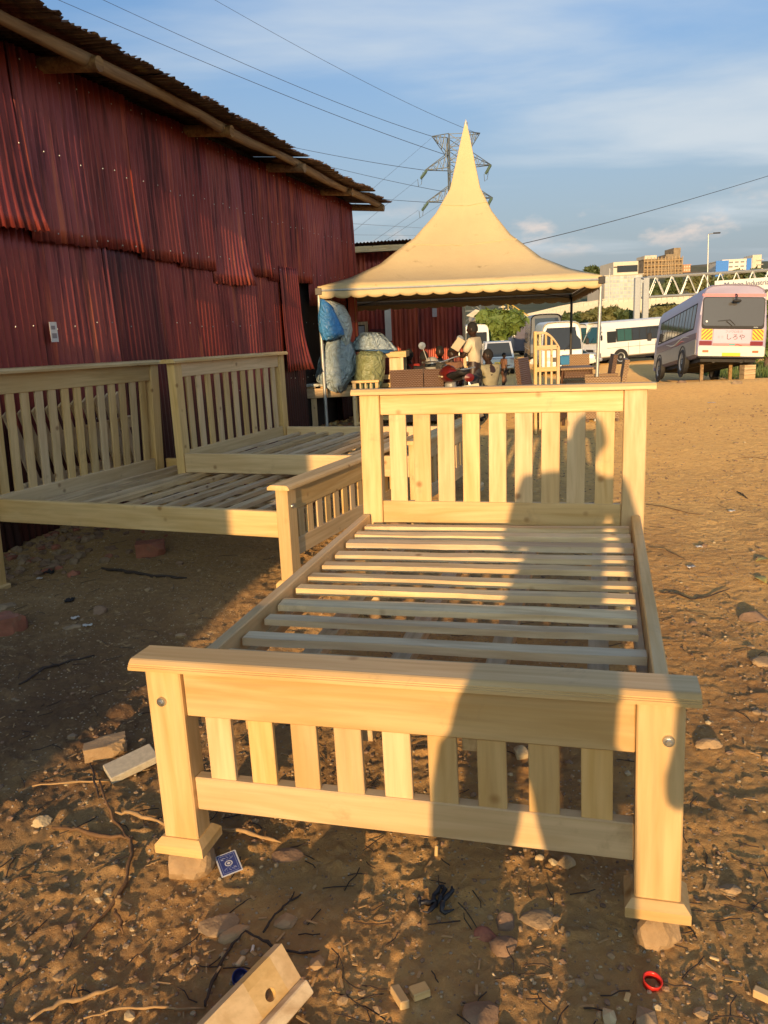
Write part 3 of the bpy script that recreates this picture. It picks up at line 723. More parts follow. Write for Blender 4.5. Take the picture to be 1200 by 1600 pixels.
TBLUE = tarp_mat('blue_plastic', (.04, .19, .48), (.06, .26, .60), (.30, .48, .62))
SACK = tarp_mat('olive_woven_sack', (.20, .22, .10), (.27, .28, .14))
lumpy('plastic_bag', 'milky white plastic bundle hanging from the tent corner beside the blue bag', 'bag', [(506, 520, 470), (510, 538, 478), (514, 548, 496), (520, 551, 515), (530, 548, 530), (534, 545, 545)], 12.45, .16, TWHITE, 3, .02)
lumpy('blue_bag', 'blue plastic bag hanging at the tent corner', 'bag', [(500, 506, 468), (499, 518, 478), (497, 527, 495), (498, 537, 515), (501, 538, 523), (503, 520, 531)], 12.22, .12, TBLUE, 4, .018)
lumpy('grey_tarpaulin', 'crumpled grey blue tarpaulin hanging down below the blue bag', 'tarpaulin', [(514, 540, 524), (506, 552, 540), (502, 558, 560), (496, 560, 580), (494, 552, 592), (506, 542, 602), (526, 534, 612)], 12.5, .24, TGREY, 5, .085, 90, ridges=7)
lumpy('draped_tarpaulin', 'grey tarpaulin draped over the wooden crate stack', 'tarpaulin', [(566, 594, 520), (556, 604, 528), (550, 613, 537), (548, 620, 545), (548, 622, 549)], 12.85, .36, TGREY, 6, .05, 80)
lumpy('blue_sheet', 'folded dark blue sheet squeezed under the grey tarpaulin on the crates', 'sheet', [(566, 612, 545), (564, 618, 549), (566, 616, 553)], 12.7, .28, flat('dark_blue_cloth', (.03, .09, .20)), 8, .01)
lumpy('woven_sack', 'full olive green woven sack below the grey tarpaulin', 'sack', [(562, 596, 549), (556, 602, 556), (556, 602, 575), (553, 600, 592), (556, 596, 608), (560, 590, 616)], 12.3, .24, SACK, 9, .03, 72)

def crate_stack():
    p = at(611, 625, 12.75); g = gz(p.x, p.y)
    root = thing('slatted_crate', 'pale slatted wooden crate standing right of the olive sack', 'crate', (p.x, p.y, g), (0, 0, R(-8)))
    top = at(611, 549, 12.75).z - g
    for x in (-.22, .22):
        for y in (-.2, .25): obj('leg', MB().box(x - .03, x + .03, y - .03, y + .03, 0, top - .09, .003), WOODB[2], root)
    obj('top_rail', MB().box(-.28, .30, -.25, .3, top - .09, top, .004), WOODB[0], root)
    for k in range(6): obj('slat', MB().box(-.19, .19, -.225 + .004, -.205, .1 + k * .13, .17 + k * .13, .003), WOODB[0], root)
    obj('side_panel', MB().box(.02, .19, -.2, -.18, .1, top - .1, .003), WOODB[2], root)
    # small spindled rail standing in front of the sack
    p = at(573, 640, 11.9); g = gz(p.x, p.y)
    r2 = thing('spindle_stand', 'low wooden stand with five thin spindles in front of the sack', 'stand', (p.x, p.y, g), (0, 0, R(-6)))
    top = at(573, 594, 11.9).z - g
    obj('top_rail', MB().box(-.21, .21, -.03, .03, top - .04, top, .008), WOODB[0], r2)
    obj('bottom_rail', MB().box(-.19, .19, -.02, .02, .12, .16, .005), WOODB[0], r2)
    for k in range(5): obj('spindle', MB().box(-.17 + k * .08, -.145 + k * .08, -.012, .012, .155, top - .035, .003), WOODB[2], r2)
    for x in (-.19, .17): obj('leg', MB().box(x - .008, x + .028, -.022, .022, 0, top - .0405, .003), WOODB[2], r2)
crate_stack()

def low_frame():
    p = at(505, 640, 12.5); g = gz(p.x, p.y)
    root = thing('rough_timber_bench', 'low rough timber bench frame in the shade by the shed corner', 'bench', (p.x, p.y, g), (0, 0, R(3)))
    z1 = .66
    obj('front_rail', MB().box(-.62, .9, -.03, .02, z1 - .15, z1, .005), ROUGHD[0], root)
    obj('rear_rail', MB().box(-.6, .9, .66, .7, z1 - .13, z1, .005), ROUGHD[0], root)
    for x in (-.5, -.14, .52): obj('leg', MB().box(x - .045, x + .045, .021, .1, 0, z1 - .002, .004), ROUGHD[2], root)
    for k in range(5): obj('plank', MB().box(-.58 + k * .28, -.38 + k * .28, -.02, .68, z1 + .003, z1 + .025, .003), ROUGHD[1], root)
    q = thing('offcut_board', 'pale flat oval board lying on the rough timber bench', 'board', (p.x - .17, p.y + .1, g + z1 + .055), (0, R(2), R(3)))
    obj('board', MB().lathe([(0, -.02), (.36, -.02), (.38, .0), (.36, .02), (0, .02)], 28, T(sc=(1.05, .45, 1))), TWHITE, q)
low_frame()

def leaning_frame():
    # slatted bed end lying slanted between the big bed's headboard and the wall
    root = thing('spare_bed_end', 'slatted bed end frame leaning on the wall behind the wide bed headboard', 'bed end', yard(-4.02, 4.55, .02), (0, 0, YROT + R(4)))
    M = Matrix.Rotation(R(8), 4, 'Y')
    for z in (.80, .48): obj('rail', MB().box(-.02, .02, .0, 1.5, z, z + .10, .003).xf(M), ROUGH[1], root)
    for k in range(10):
        y = .02 + k * .155
        mb = MB().box(.022, .04, -.04, .04, -.50, .46, .002).xf(M @ Matrix.Translation((0, y, .72)) @ Matrix.Rotation(R(30), 4, 'X'))
        obj('slat', mb, ROUGH[2], root)
leaning_frame()

# ================================================================== wicker furniture and the arched rack
def wicker_mat(name, c1, c2):
    m_, t, b = newmat(name); v = coords(t, rand=False)
    ck = t.nodes.new('ShaderNodeTexChecker'); ck.inputs['Scale'].default_value = 45; lk(t, v, ck.inputs['Vector'])
    ck.inputs[1].default_value = (*c1, 1); ck.inputs[2].default_value = (*c2, 1)
    n = noise(t, v, 3, 4); lk(t, mixc(t, mr(t, n, .3, .7, 0, .4), ck.outputs[0], c1), b.inputs['Base Color'])
    b.inputs['Roughness'].default_value = .5; bump(t, b, ck.outputs[1], .6, .006); return m_
WICK = wicker_mat('brown_wicker', (.10, .052, .030), (.20, .115, .07)); WICKL = wicker_mat('tan_wicker', (.22, .13, .065), (.38, .25, .13))
def weave(W, H, D):
    """woven panel with horizontal strands in relief"""
    n = int(H / .028); mb = MB().box(0, W, 0, D, 0, H, .01)
    return mb, n
def wpanel(name, W, H, D, M, mat, parent):
    n = max(3, int(H / .03)); rings = []
    for k in range(n * 2 + 1):
        z = H * k / (2 * n); e = .006 if k % 2 else 0
        rings.append([(e, -e, z), (W - e, -e, z), (W - e, D + e, z), (e, D + e, z)])
    return obj(name, MB().loft(rings).xf(M), mat, parent)
def sofa(label, u0, u1, vt, Yd, D, mat, rz=0):
    a, b_ = at(u0, vt, Yd), at(u1, vt, Yd); g = gz((a.x + b_.x) / 2, Yd); W = (b_ - a).length; H = a.z - g
    root = thing('wicker_sofa', label, 'sofa', (a.x, a.y, g), (0, 0, rz))
    wpanel('backrest', W * .62, H - .06, .07, T((0, 0, .06)), mat, root); wpanel('backrest', W * .37, H - .07, .07, T((W * .63, 0, .06)), mat, root)
    wpanel('seat', W, .32, D, T((0, .075, .06)), mat, root)
    for x in (-.01, W - .07): wpanel('armrest', .08, .55, D - .02, T((x, .077, .062)), mat, root)
    for x in (.03, W - .07):
        for y in (.02, D): obj('leg', MB().box(x, x + .04, y, y + .04, 0, .06), DARKWOOD, root)
sofa('dark brown wicker sofa back beside the motorcycle', 609, 693, 579, 12.4, .6, WICK, R(2))
def wchair(label, u, vt, Yd, rz, W=.5, D=.5, H=.95, mat=WICK, arms=False):
    p = at(u, vt, Yd); g = gz(p.x, p.y); H = p.z - g
    root = thing('wicker_chair', label, 'chair', (p.x, p.y, g), (0, 0, rz), 'wicker chairs round the tent table')
    M = T((-W / 2, 0, .42), rx=R(-8)); wpanel('backrest', W, H - .42, .06, M, mat, root)
    wpanel('seat', W, .30, D, T((-W / 2, -D, .12)), mat, root)
    for x in (-W / 2 + .01, W / 2 - .05):
        for y in (-D + .02, -.05): obj('leg', MB().box(x, x + .04, y, y + .04, 0, .12), DARKWOOD, root)
    if arms:
        for x in (-W / 2 - .06, W / 2): wpanel('armrest', .06, .62, D, T((x, -D, .06)), mat, root)
wchair('dark wicker chair left of the arched rack', 826, 558, 11.6, R(62))
wchair('tall narrow wicker chair just right of the bent tent pole', 950, 553, 13.4, R(-100), mat=WICK)
wchair('low armed wicker chair at the right end, nearest the big bed', 968, 560, 12.0, R(-104), W=.62, mat=WICKL, arms=True)
def wsofa2():
    a = at(886, 556, 14.6); b_ = at(930, 556, 14.6); g = gz(a.x, a.y); H = a.z - g; W = b_.x - a.x
    root = thing('wicker_settee', 'tan wicker settee behind the dark tabletop', 'sofa', (a.x, a.y, g), (0, 0, R(-3)))
    wpanel('backrest', W, H - .1, .07, T((0, .5, .1)), WICKL, root); wpanel('seat', W, .3, .5, T((0, 0, .1)), WICKL, root)
wsofa2()
def table():
    p = at(898, 573, 12.9); g = gz(p.x, p.y); H = p.z - g
    root = thing('wicker_table', 'dark wicker table with curved legs under the tent edge', 'table', (p.x, p.y, g), (0, 0, R(-5)))
    obj('table_top', MB().box(-.28, .30, -.3, .35, H - .04, H, .012), WICKL, root)
    wpanel('apron', .44, .12, .5, T((-.2, -.22, H - .165)), WICK, root)
    for sx in (-1, 1):
        for y in (-.22, .26):
            pts = [(sx * (.22 + .05 * math.sin(k / 8 * 3.14) * (1 if k < 5 else .6)) - sx * .05 * k / 8, y, (H - .04) * (1 - k / 8)) for k in range(9)]
            obj('leg', MB().tube(pts, .022, 8), DARKWOOD, root, smooth=True)
    q = thing('blue_box', 'plain bright blue box beside the arched rack', 'box', at(881, 571, 12.8) + Vector((0, 0, .012)), (0, 0, R(4)))
    obj('body', MB().box(-.075, .075, -.06, .06, 0, .13, .004), flat('blue_card', (.03, .18, .36)), q); obj('lid', MB().box(-.079, .079, -.064, .064, .1305, .145, .003), flat('blue_card_lid', (.04, .2, .40)), q)
table()
def arched_rack():
    p = at(854, 600, 10.8); g = gz(p.x, p.y); W = .355; top = at(854, 517, 10.8).z - g
    root = thing('arched_rack', 'upright pale wooden rack with curved top and five bars', 'rack', (p.x, p.y, g), (0, 0, R(3)))
    hr = lambda x: top - .02 - .22 * max(0, (x + .5 * W - .12) / (W - .12)) ** 1.9
    obj('post', MB().box(-W / 2, -W / 2 + .04, -.03, .03, 0, top, .004), WOODB[2], root)
    obj('post', MB().box(W / 2 - .04, W / 2, -.03, .03, 0, hr(W / 2) + .02, .004), WOOD[2], root)
    pts = [(-W / 2 + .04 + (W - .045) * k / 12, 0, hr(-W / 2 + .04 + (W - .045) * k / 12)) for k in range(13)]
    obj('arched_rail', MB().loft([[(x, -.022, z - .02), (x, .022, z - .02), (x, .022, z + .015), (x, -.022, z + .015)] for x, y, z in pts]), WOOD[0], root)
    for x in (-.09, -.01, .068): obj('bar', MB().box(x - .014, x + .014, -.012, .012, .06, hr(x) - .015, .003), WOOD[2], root)
    for v in (543, 577): z = at(854, v, 10.8).z - g; obj('cross_rail', MB().box(-W / 2 + .04, W / 2 - .04, -.020, -.0125, z - .03, z + .03, .003).box(-W / 2 + .04, W / 2 - .04, .0125, .02, z - .03, z + .03, .003), WOOD[0], root, kind='stuff')
    obj('shelf', MB().box(-W / 2 + .041, W / 2 - .041, .022, .4, .30, .33), WOOD[0], root)
    for x in (-W / 2, W / 2 - .04): obj('rear_post', MB().box(x, x + .04, .38, .42, 0, .62, .003), WOOD[2], root)
arched_rack()

# ================================================================== PEOPLE
def skin_obj(name, verts, edges, radii, mat, parent, sub=1, root_i=0):
    me = bpy.data.meshes.new(name); me.from_pydata([tuple(v) for v in verts], edges, []); me.update()
    o = bpy.data.objects.new(name, me); COL.objects.link(o)
    mo = o.modifiers.new('skin', 'SKIN'); mo.use_smooth_shade = True
    sk = me.skin_vertices[0].data
    for i, r in enumerate(radii):
        sk[i].radius = (r, r) if not isinstance(r, tuple) else r
        sk[i].use_root = (i == root_i)
    s = o.modifiers.new('sub', 'SUBSURF'); s.levels = sub; s.render_levels = sub
    dg = bpy.context.evaluated_depsgraph_get(); ev = o.evaluated_get(dg)
    nm = bpy.data.meshes.new_from_object(ev); nm.name = name; o.modifiers.clear(); o.data = nm
    bpy.data.meshes.remove(me)
    nm.materials.clear(); nm.materials.append(mat); nm.polygons.foreach_set('use_smooth', [True] * len(nm.polygons))
    o.parent = parent; return o
SKIN = plain('dark_brown_skin', (.038, .019, .013), .45, .1, 8, bumps=0); HAIR = plain('black_hair', (.012, .010, .009), .85, .3, 60, bumps=.4)
def head_mb(c_, face, s=1.0):
    """head with brow, nose, lips, chin and ears; local +Y is the face"""
    mb = MB(); nu, nv = 24, 18; v = []
    for j in range(nv + 1):
        ph = math.pi * j / nv; 
        for i in range(nu):
            th = 2 * math.pi * i / nu; x = math.sin(ph) * math.cos(th); y = math.sin(ph) * math.sin(th); z = math.cos(ph)
            X = .075 * x * (1 - .22 * max(0, -z)); Y = .094 * y * (1 - .10 * max(0, -z)); Z = .118 * z
            if y > .2:
                cx_ = max(0, 1 - abs(x) / .25)
                Y += .016 * cx_ * math.exp(-((z + .12) / .14) ** 2) * (y > .6)        # nose
                Y -= .006 * math.exp(-((abs(x) - .38) / .16) ** 2 - ((z - .1) / .1) ** 2)  # eye sockets
                Y += .006 * math.exp(-((z + .52) / .09) ** 2) * max(0, 1 - abs(x) / .4)   # lips
            v.append((X, Y, Z))
    f = [(j * nu + i, j * nu + (i + 1) % nu, (j + 1) * nu + (i + 1) % nu, (j + 1) * nu + i) for j in range(nv) for i in range(nu)]
    mb.add(v, f)
    for sx in (-1, 1): mb.lathe([(0, -.012), (.02, -.012), (.03, 0), (.02, .012), (0, .012)], 10, T((sx * .078, -.005, 0), ry=R(90), sc=(1, .7, .5)))
    M = Matrix.Translation(c_) @ Matrix.Rotation(face, 4, 'Z') @ Matrix.Diagonal((s, s, s, 1)); return mb.xf(M)
def hair_mb(c_, face, s=1.0, puff=1.04, low=-.1):
    mb = MB(); nu, nv = 24, 12; v = []
    for j in range(nv + 1):
        ph = (math.pi * .60) * j / nv
        for i in range(nu):
            th = 2 * math.pi * i / nu; x = math.sin(ph) * math.cos(th); y = math.sin(ph) * math.sin(th); z = math.cos(ph)
            if y > .35 and z < .42: y, z = y * .9, max(z, .42)
            v.append((.078 * x * puff, .097 * y * puff - .004, .12 * z * puff + .004))
    f = [(j * nu + i, j * nu + (i + 1) % nu, (j + 1) * nu + (i + 1) % nu, (j + 1) * nu + i) for j in range(nv) for i in range(nu)]
    return mb.add(v, f).xf(Matrix.Translation(c_) @ Matrix.Rotation(face, 4, 'Z') @ Matrix.Diagonal((s, s, s, 1)))
def person(label, loc, rz, J, shirt, trousers, s=1.0, sleeve=.6, face=0.0, hair=1.04, girth=1.0, fingers=True, long_trousers=True, skirt=False):
    """J: joints in local metres; +Y is where the body faces. Body is one skinned mesh; shirt, trousers, shoes and hair are its children's look"""
    root = thing('person', label, 'person', loc, (0, 0, rz))
    g = girth; V = lambda k: Vector(J[k]) * s
    names = ['pelvis', 'belly', 'chest', 'neck0', 'neck1']
    verts = [V('pelvis'), V('belly'), V('chest'), V('neck'), V('neck') + (V('head') - V('neck')) * .45]
    rad = [.125 * g, .115 * g, .13 * g, .055, .052]; edges = [(0, 1), (1, 2), (2, 3), (3, 4)]
    rad = [(r * s * 1.15, r * s * .85) if i < 3 else (r * s, r * s) for i, r in enumerate(rad)]
    def chain(a, pts, rs):
        for p, r in zip(pts, rs): verts.append(Vector(p)); rad.append((r * s, r * s)); edges.append((a, len(verts) - 1)); a = len(verts) - 1
        return a
    for sd in 'lr':
        e = chain(2, [V('sh' + sd), V('el' + sd), V('wr' + sd)], [.056, .042, .028])
        w, el = V('wr' + sd), V('el' + sd); d = (w - el).normalized(); palm = w + d * .055 * s; chain_e = chain(e, [palm], [.032])
        if fingers:
            side = d.cross(Vector((0, 0, 1))); side = side.normalized() if side.length > .1 else Vector((1, 0, 0)); curl = d.cross(side).normalized() * (-1 if J.get('curlup') else 1)
            if curl.z > 0: curl = -curl
            for k, (o_, ln) in enumerate(((-.026, .062), (-.009, .074), (.009, .07), (.026, .056))):
                b0 = palm + side * o_ * s + d * .02 * s; b1 = b0 + d * ln * .5 * s + curl * .008 * s; b2 = b0 + d * ln * .85 * s + curl * .03 * s
                chain(chain_e, [b0, b1, b2], [.0095, .009, .0075])
            t0 = w + d * .03 * s + side * .034 * s; chain(e, [t0, t0 + (d * .6 + side * .6) * .035 * s], [.011, .009])
        ft = V('an' + sd); kn = V('kn' + sd); hp = V('hi' + sd)
        toe = V('to' + sd)
        chain(0, [hp, kn, kn + (ft - kn) * .35, ft, toe], [.092 * g, .062, .056, .036, .03])
    body = skin_obj('body', verts, edges, rad, SKIN, root, 1)
    # shirt
    v2 = [V('pelvis') + Vector((0, 0, .02 * s)), V('belly'), V('chest'), V('neck') - Vector((0, 0, .03 * s))]; r2 = [(.158 * g * s, .125 * g * s), (.15 * g * s, .115 * g * s), (.165 * g * s, .125 * g * s), (.075 * s, .07 * s)]; e2 = [(0, 1), (1, 2), (2, 3)]
    for sd in 'lr':
        a = 2; sh, el, wr = V('sh' + sd), V('el' + sd), V('wr' + sd)
        pts = [sh, sh + (el - sh) * min(1, sleeve)] + ([el + (wr - el) * (sleeve - 1)] if sleeve > 1 else [])
        for p, r in zip(pts, [.078, .068, .05]): v2.append(p); r2.append((r * s, r * s)); e2.append((a, len(v2) - 1)); a = len(v2) - 1
    skin_obj('shirt', v2, e2, r2, shirt, root, 1)
    if skirt:
        pz = V('pelvis'); k = (V('knl') + V('knr')) / 2
        obj('skirt', MB().tube([pz + Vector((0, 0, .05 * s)), pz, pz + (k - pz) * .6, k + (V('anl') - V('knl')) * .3], [.15 * s, .17 * s, .2 * s, .22 * s], 20), trousers, root, smooth=True)
    else:
        v3 = [V('pelvis') + Vector((0, 0, .03 * s)), V('pelvis')]; r3 = [(.16 * g * s, .13 * g * s), (.178 * g * s, .15 * g * s)]; e3 = [(0, 1)]
        for sd in 'lr':
            a = 1; an, kn = V('an' + sd), V('kn' + sd)
            end = an + (kn - an) * (.06 if long_trousers else .7)
            for p, r in zip([V('hi' + sd) , kn, end], [.128 * g, .10, .08]): v3.append(p); r3.append((r * s, r * s)); e3.append((a, len(v3) - 1)); a = len(v3) - 1
        skin_obj('trousers', v3, e3, r3, trousers, root, 1, 1)
    for sd in 'lr':
        an, to = V('an' + sd), V('to' + sd); d = (to - an); d.z = 0; d = d.normalized() if d.length > .01 else Vector((0, 1, 0))
        zb = min(an.z, to.z) - .045 * s
        M = Matrix.Translation((an.x, an.y, 0)) @ Matrix.Rotation(math.atan2(-d.x, d.y), 4, 'Z')
        rings = []
        for yy, w, h in ((-.075, .032, .05), (-.05, .042, .08), (.02, .045, .085), (.10, .05, .055), (.165, .045, .04), (.19, .025, .025)):
            rings.append([(w * s * math.cos(a), yy * s, zb + max(0, (h * .5 + h * .5 * math.sin(a))) * s) for a in [2 * math.pi * k / 10 for k in range(10)]])
        obj('shoe', MB().loft(rings).xf(M), BLACK, root, smooth=True)
    obj('head', head_mb(V('head'), face, s), SKIN, body, smooth='all'); obj('hair', hair_mb(V('head'), face, s, hair), HAIR, root, smooth='all')
    return root
def stand(**k):
    J = dict(pelvis=(0, 0, .95), belly=(0, 0, 1.10), chest=(0, .0, 1.30), neck=(0, -.005, 1.46), head=(0, .02, 1.60), shl=(-.185, 0, 1.40), shr=(.185, 0, 1.40), ell=(-.25, -.02, 1.12), elr=(.25, -.02, 1.12),
             wrl=(-.25, .05, .87), wrr=(.25, .05, .87), hil=(-.09, 0, .9), hir=(.09, 0, .9), knl=(-.11, .02, .5), knr=(.11, .02, .5), anl=(-.12, -.02, .09), anr=(.12, -.02, .09), tol=(-.14, .13, .045), tor=(.14, .13, .045))
    J.update(k); return J
def sit(**k):
    J = dict(pelvis=(0, 0, .50), belly=(0, -.01, .66), chest=(0, .01, .87), neck=(0, .03, 1.03), head=(0, .06, 1.17), shl=(-.18, .01, .97), shr=(.18, .01, .97), ell=(-.23, .08, .70), elr=(.23, .08, .70),
             wrl=(-.13, .28, .62), wrr=(.13, .28, .62), hil=(-.09, .03, .48), hir=(.09, .03, .48), knl=(-.14, .44, .50), knr=(.14, .44, .50), anl=(-.13, .42, .09), anr=(.13, .42, .09), tol=(-.14, .56, .045), tor=(.14, .56, .045))
    J.update(k); return J
CREAM = plain('cream_cotton', (.60, .50, .34), .8, .08, 10, bumps=.3); CHAR = plain('charcoal_trousers', (.035, .032, .035), .8, .1, 10)
REDC = plain('red_cotton', (.35, .03, .02), .8, .1, 8); BLK = plain('black_cotton', (.02, .02, .022), .8, .2, 8); GREYC = plain('grey_cotton', (.14, .13, .11), .8, .1, 8)
BROWNC = plain('brown_print', (.20, .10, .06), .8, .3, 30); OLIVEC = plain('khaki_cotton', (.30, .26, .16), .8, .15, 12); BLUEC = plain('navy_jeans', (.03, .04, .08), .8, .1, 8)

# the photographer, behind the lens: he is what throws the shadow over the nearest bed
person('photographer in dark clothes holding up a phone behind the nearest bed', (yard(-.07, -.50).x, yard(-.07, -.50).y, .03), YROT,
       stand(pelvis=(.02, 0, .95), belly=(.07, 0, 1.10), chest=(.12, .0, 1.30), neck=(.16, -.005, 1.46), head=(.18, .02, 1.60), shl=(-.09, 0, 1.38), shr=(.31, 0, 1.38), ell=(-.16, .10, 1.12), elr=(.37, .02, 1.13), wrl=(.06, .22, 1.38), wrr=(.34, .06, .86), knl=(-.15, .02, .5), knr=(.16, .02, .5), anl=(-.19, -.02, .09), anr=(.2, -.02, .09), tol=(-.2, .13, .045), tor=(.22, .13, .045)),
       GREYC, BLUEC, 1.03, 1.6, girth=1.35)
ph = thing('phone', 'black phone held up by the photographer behind the nearest bed', 'phone', (0, -.06, CAM_H), (0, 0, YROT))
obj('case', MB().box(-.036, .036, -.005, .004, -.078, .078, .003), BLACK, ph)

def place_person(u, vhead, Yd, label, rz, J, shirt, tr, s=1.0, **k):
    """stands on the ground at distance Yd below a pixel column; scale chosen so that the head top meets the photograph"""
    p = at(u, vhead, Yd); g = gz(p.x, p.y); ht = max(v[2] for v in J.values()) + .125; s = (p.z - g) / ht
    return person(label, (p.x, p.y, g), rz, J, shirt, tr, s, **k)
place_person(740, 503, 12.6, 'standing man in cream shirt and charcoal trousers holding papers by the motorcycle', R(62), stand(head=(.0, .03, 1.60), elr=(.22, .10, 1.14), wrr=(.10, .32, 1.20), ell=(-.22, .12, 1.14), wrl=(-.06, .34, 1.22)), CREAM, CHAR, sleeve=.75, face=R(5))
pp = at(720, 540, 12.45); pa = thing('paper_sheets', 'folded cream paper held by the standing man', 'paper', at(716, 538, 12.35), (R(25), R(30), R(20)))
obj('sheet', MB().box(-.07, .07, -.004, .004, -.1, .1), CREAM, pa); obj('fold', MB().box(-.07, .07, .005, .008, -.1, .02), WHITEP, pa)
place_person(765, 545, 12.75, 'person in khaki top sitting behind the standing man with bowed head', R(30), sit(), OLIVEC, BROWNC, sleeve=.6, face=R(60))
place_person(637, 545, 13.4, 'seated person in red and white top next to the crate', R(-20), sit(), REDC, CHAR)
place_person(663, 548, 13.3, 'seated person in black jersey with a white number on the back', R(8), sit(), BLK, BLUEC, sleeve=.7)
place_person(687, 540, 14.2, 'seated man in grey shirt facing the camera before the red iron wall', R(175), sit(), GREYC, CHAR)
place_person(704, 543, 13.9, 'seated person in brown patterned top half hidden by the motorcycle handlebar', R(190), sit(), BROWNC, CHAR)
place_person(787, 551, 19.5, 'small dark boy walking alone behind the seated people near the silver car', R(-70), stand(ell=(-.2, .12, 1.1), wrl=(-.1, .3, 1.15), knl=(-.1, .12, .5), knr=(.1, -.06, .5), anr=(.1, -.16, .12), tor=(.12, -.02, .06)), BROWNC, BROWNC, sleeve=.8, long_trousers=False)
place_person(822, 552, 33, 'distant person in dark clothes standing left of the white minibus', R(90), stand(), BLUEC, CHAR, fingers=False)

# white stool-like helmet carried behind the black jersey
def text_mesh(name, body, size, mat, parent, M, extrude=.001, align='CENTER', font=None, shear=0, bold=0, sx=1.0):
    cu = bpy.data.curves.new(name, 'FONT'); cu.body = body; cu.size = size; cu.extrude = extrude; cu.align_x = align; cu.align_y = 'CENTER'; cu.shear = shear; cu.offset = bold; cu.resolution_u = 3
    o = bpy.data.objects.new(name, cu); COL.objects.link(o); dg = bpy.context.evaluated_depsgraph_get()
    me = bpy.data.meshes.new_from_object(o.evaluated_get(dg)); bpy.data.objects.remove(o)
    me.materials.clear(); me.materials.append(mat); me.transform(M @ Matrix.Diagonal((sx, 1, 1, 1))); o = bpy.data.objects.new(name, me); COL.objects.link(o); o.parent = parent; return o
hm = thing('helmet', 'shiny silver white helmet right beside the black jersey', 'helmet', at(675, 569, 12.9), (0, 0, 0))
obj('shell', MB().lathe([(.001, .12), (.06, .11), (.1, .07), (.12, .01), (.115, -.06), (.1, -.08)], 24), plain('silver_shell', (.65, .63, .58), .18, .05, 4, .4), hm, smooth='all')
obj('visor', MB().lathe([(.122, .02), (.124, .0), (.121, -.04)], 24), GLASS, hm, smooth='all')

# ================================================================== MOTORCYCLE
def wheel(root, M, r, w, tyre=BLACK, rim=GALV, spokes=0, rimr=.68, name='wheel', disc=False):
    """axle along local x"""
    A_ = M @ Matrix.Rotation(R(90), 4, 'Y')
    ty = obj(name, MB().lathe([(r * .74, -w / 2), (r * .9, -w / 2), (r * .985, -w * .36), (r, -w * .15), (r, w * .15), (r * .985, w * .36), (r * .9, w / 2), (r * .74, w / 2)], 32, A_, closed=True), tyre, root, smooth=True)
    if spokes:
        obj('rim', MB().lathe([(r * .73, -w * .3), (r * .78, -w * .3), (r * .78, w * .3), (r * .73, w * .3)], 32, A_, closed=True), rim, ty, smooth=True)
        mb = MB().lathe([(0, -w * .6), (r * .12, -w * .6), (r * .12, w * .6), (0, w * .6)], 12, A_)
        for k in range(spokes):
            a = 2 * math.pi * k / spokes; mb.tube([A_ @ Vector((r * .1 * math.cos(a + .3), r * .1 * math.sin(a + .3), (-1) ** k * w * .4)), A_ @ Vector((r * .75 * math.cos(a), r * .75 * math.sin(a), 0))], .003, 4)
        obj('spokes', mb, rim, ty, kind='stuff')
    else:
        obj('rim', MB().lathe([(0, w * .28), (r * .18, w * .34), (r * .2, w * .22), (r * .5, w * .18), (r * .62, w * .36), (r * .73, w * .42), (r * .75, -w * .42), (0, -w * .4)], 28, A_), rim, ty, smooth=True)
        mb = MB()
        for k in range(8):
            a = 2 * math.pi * k / 8; mb.add([tuple(A_ @ Vector((r * (.36 + dr * math.cos(q)) * math.cos(a + .0) - r * dr * math.sin(q) * math.sin(a), r * (.36 + dr * math.cos(q)) * math.sin(a) + r * dr * math.sin(q) * math.cos(a), w * .245))) for dr in (.07,) for q in [2 * math.pi * i / 8 for i in range(8)]], [tuple(range(8))])
        obj('rim_hole', mb, BLACK, ty, kind='stuff')
    return ty
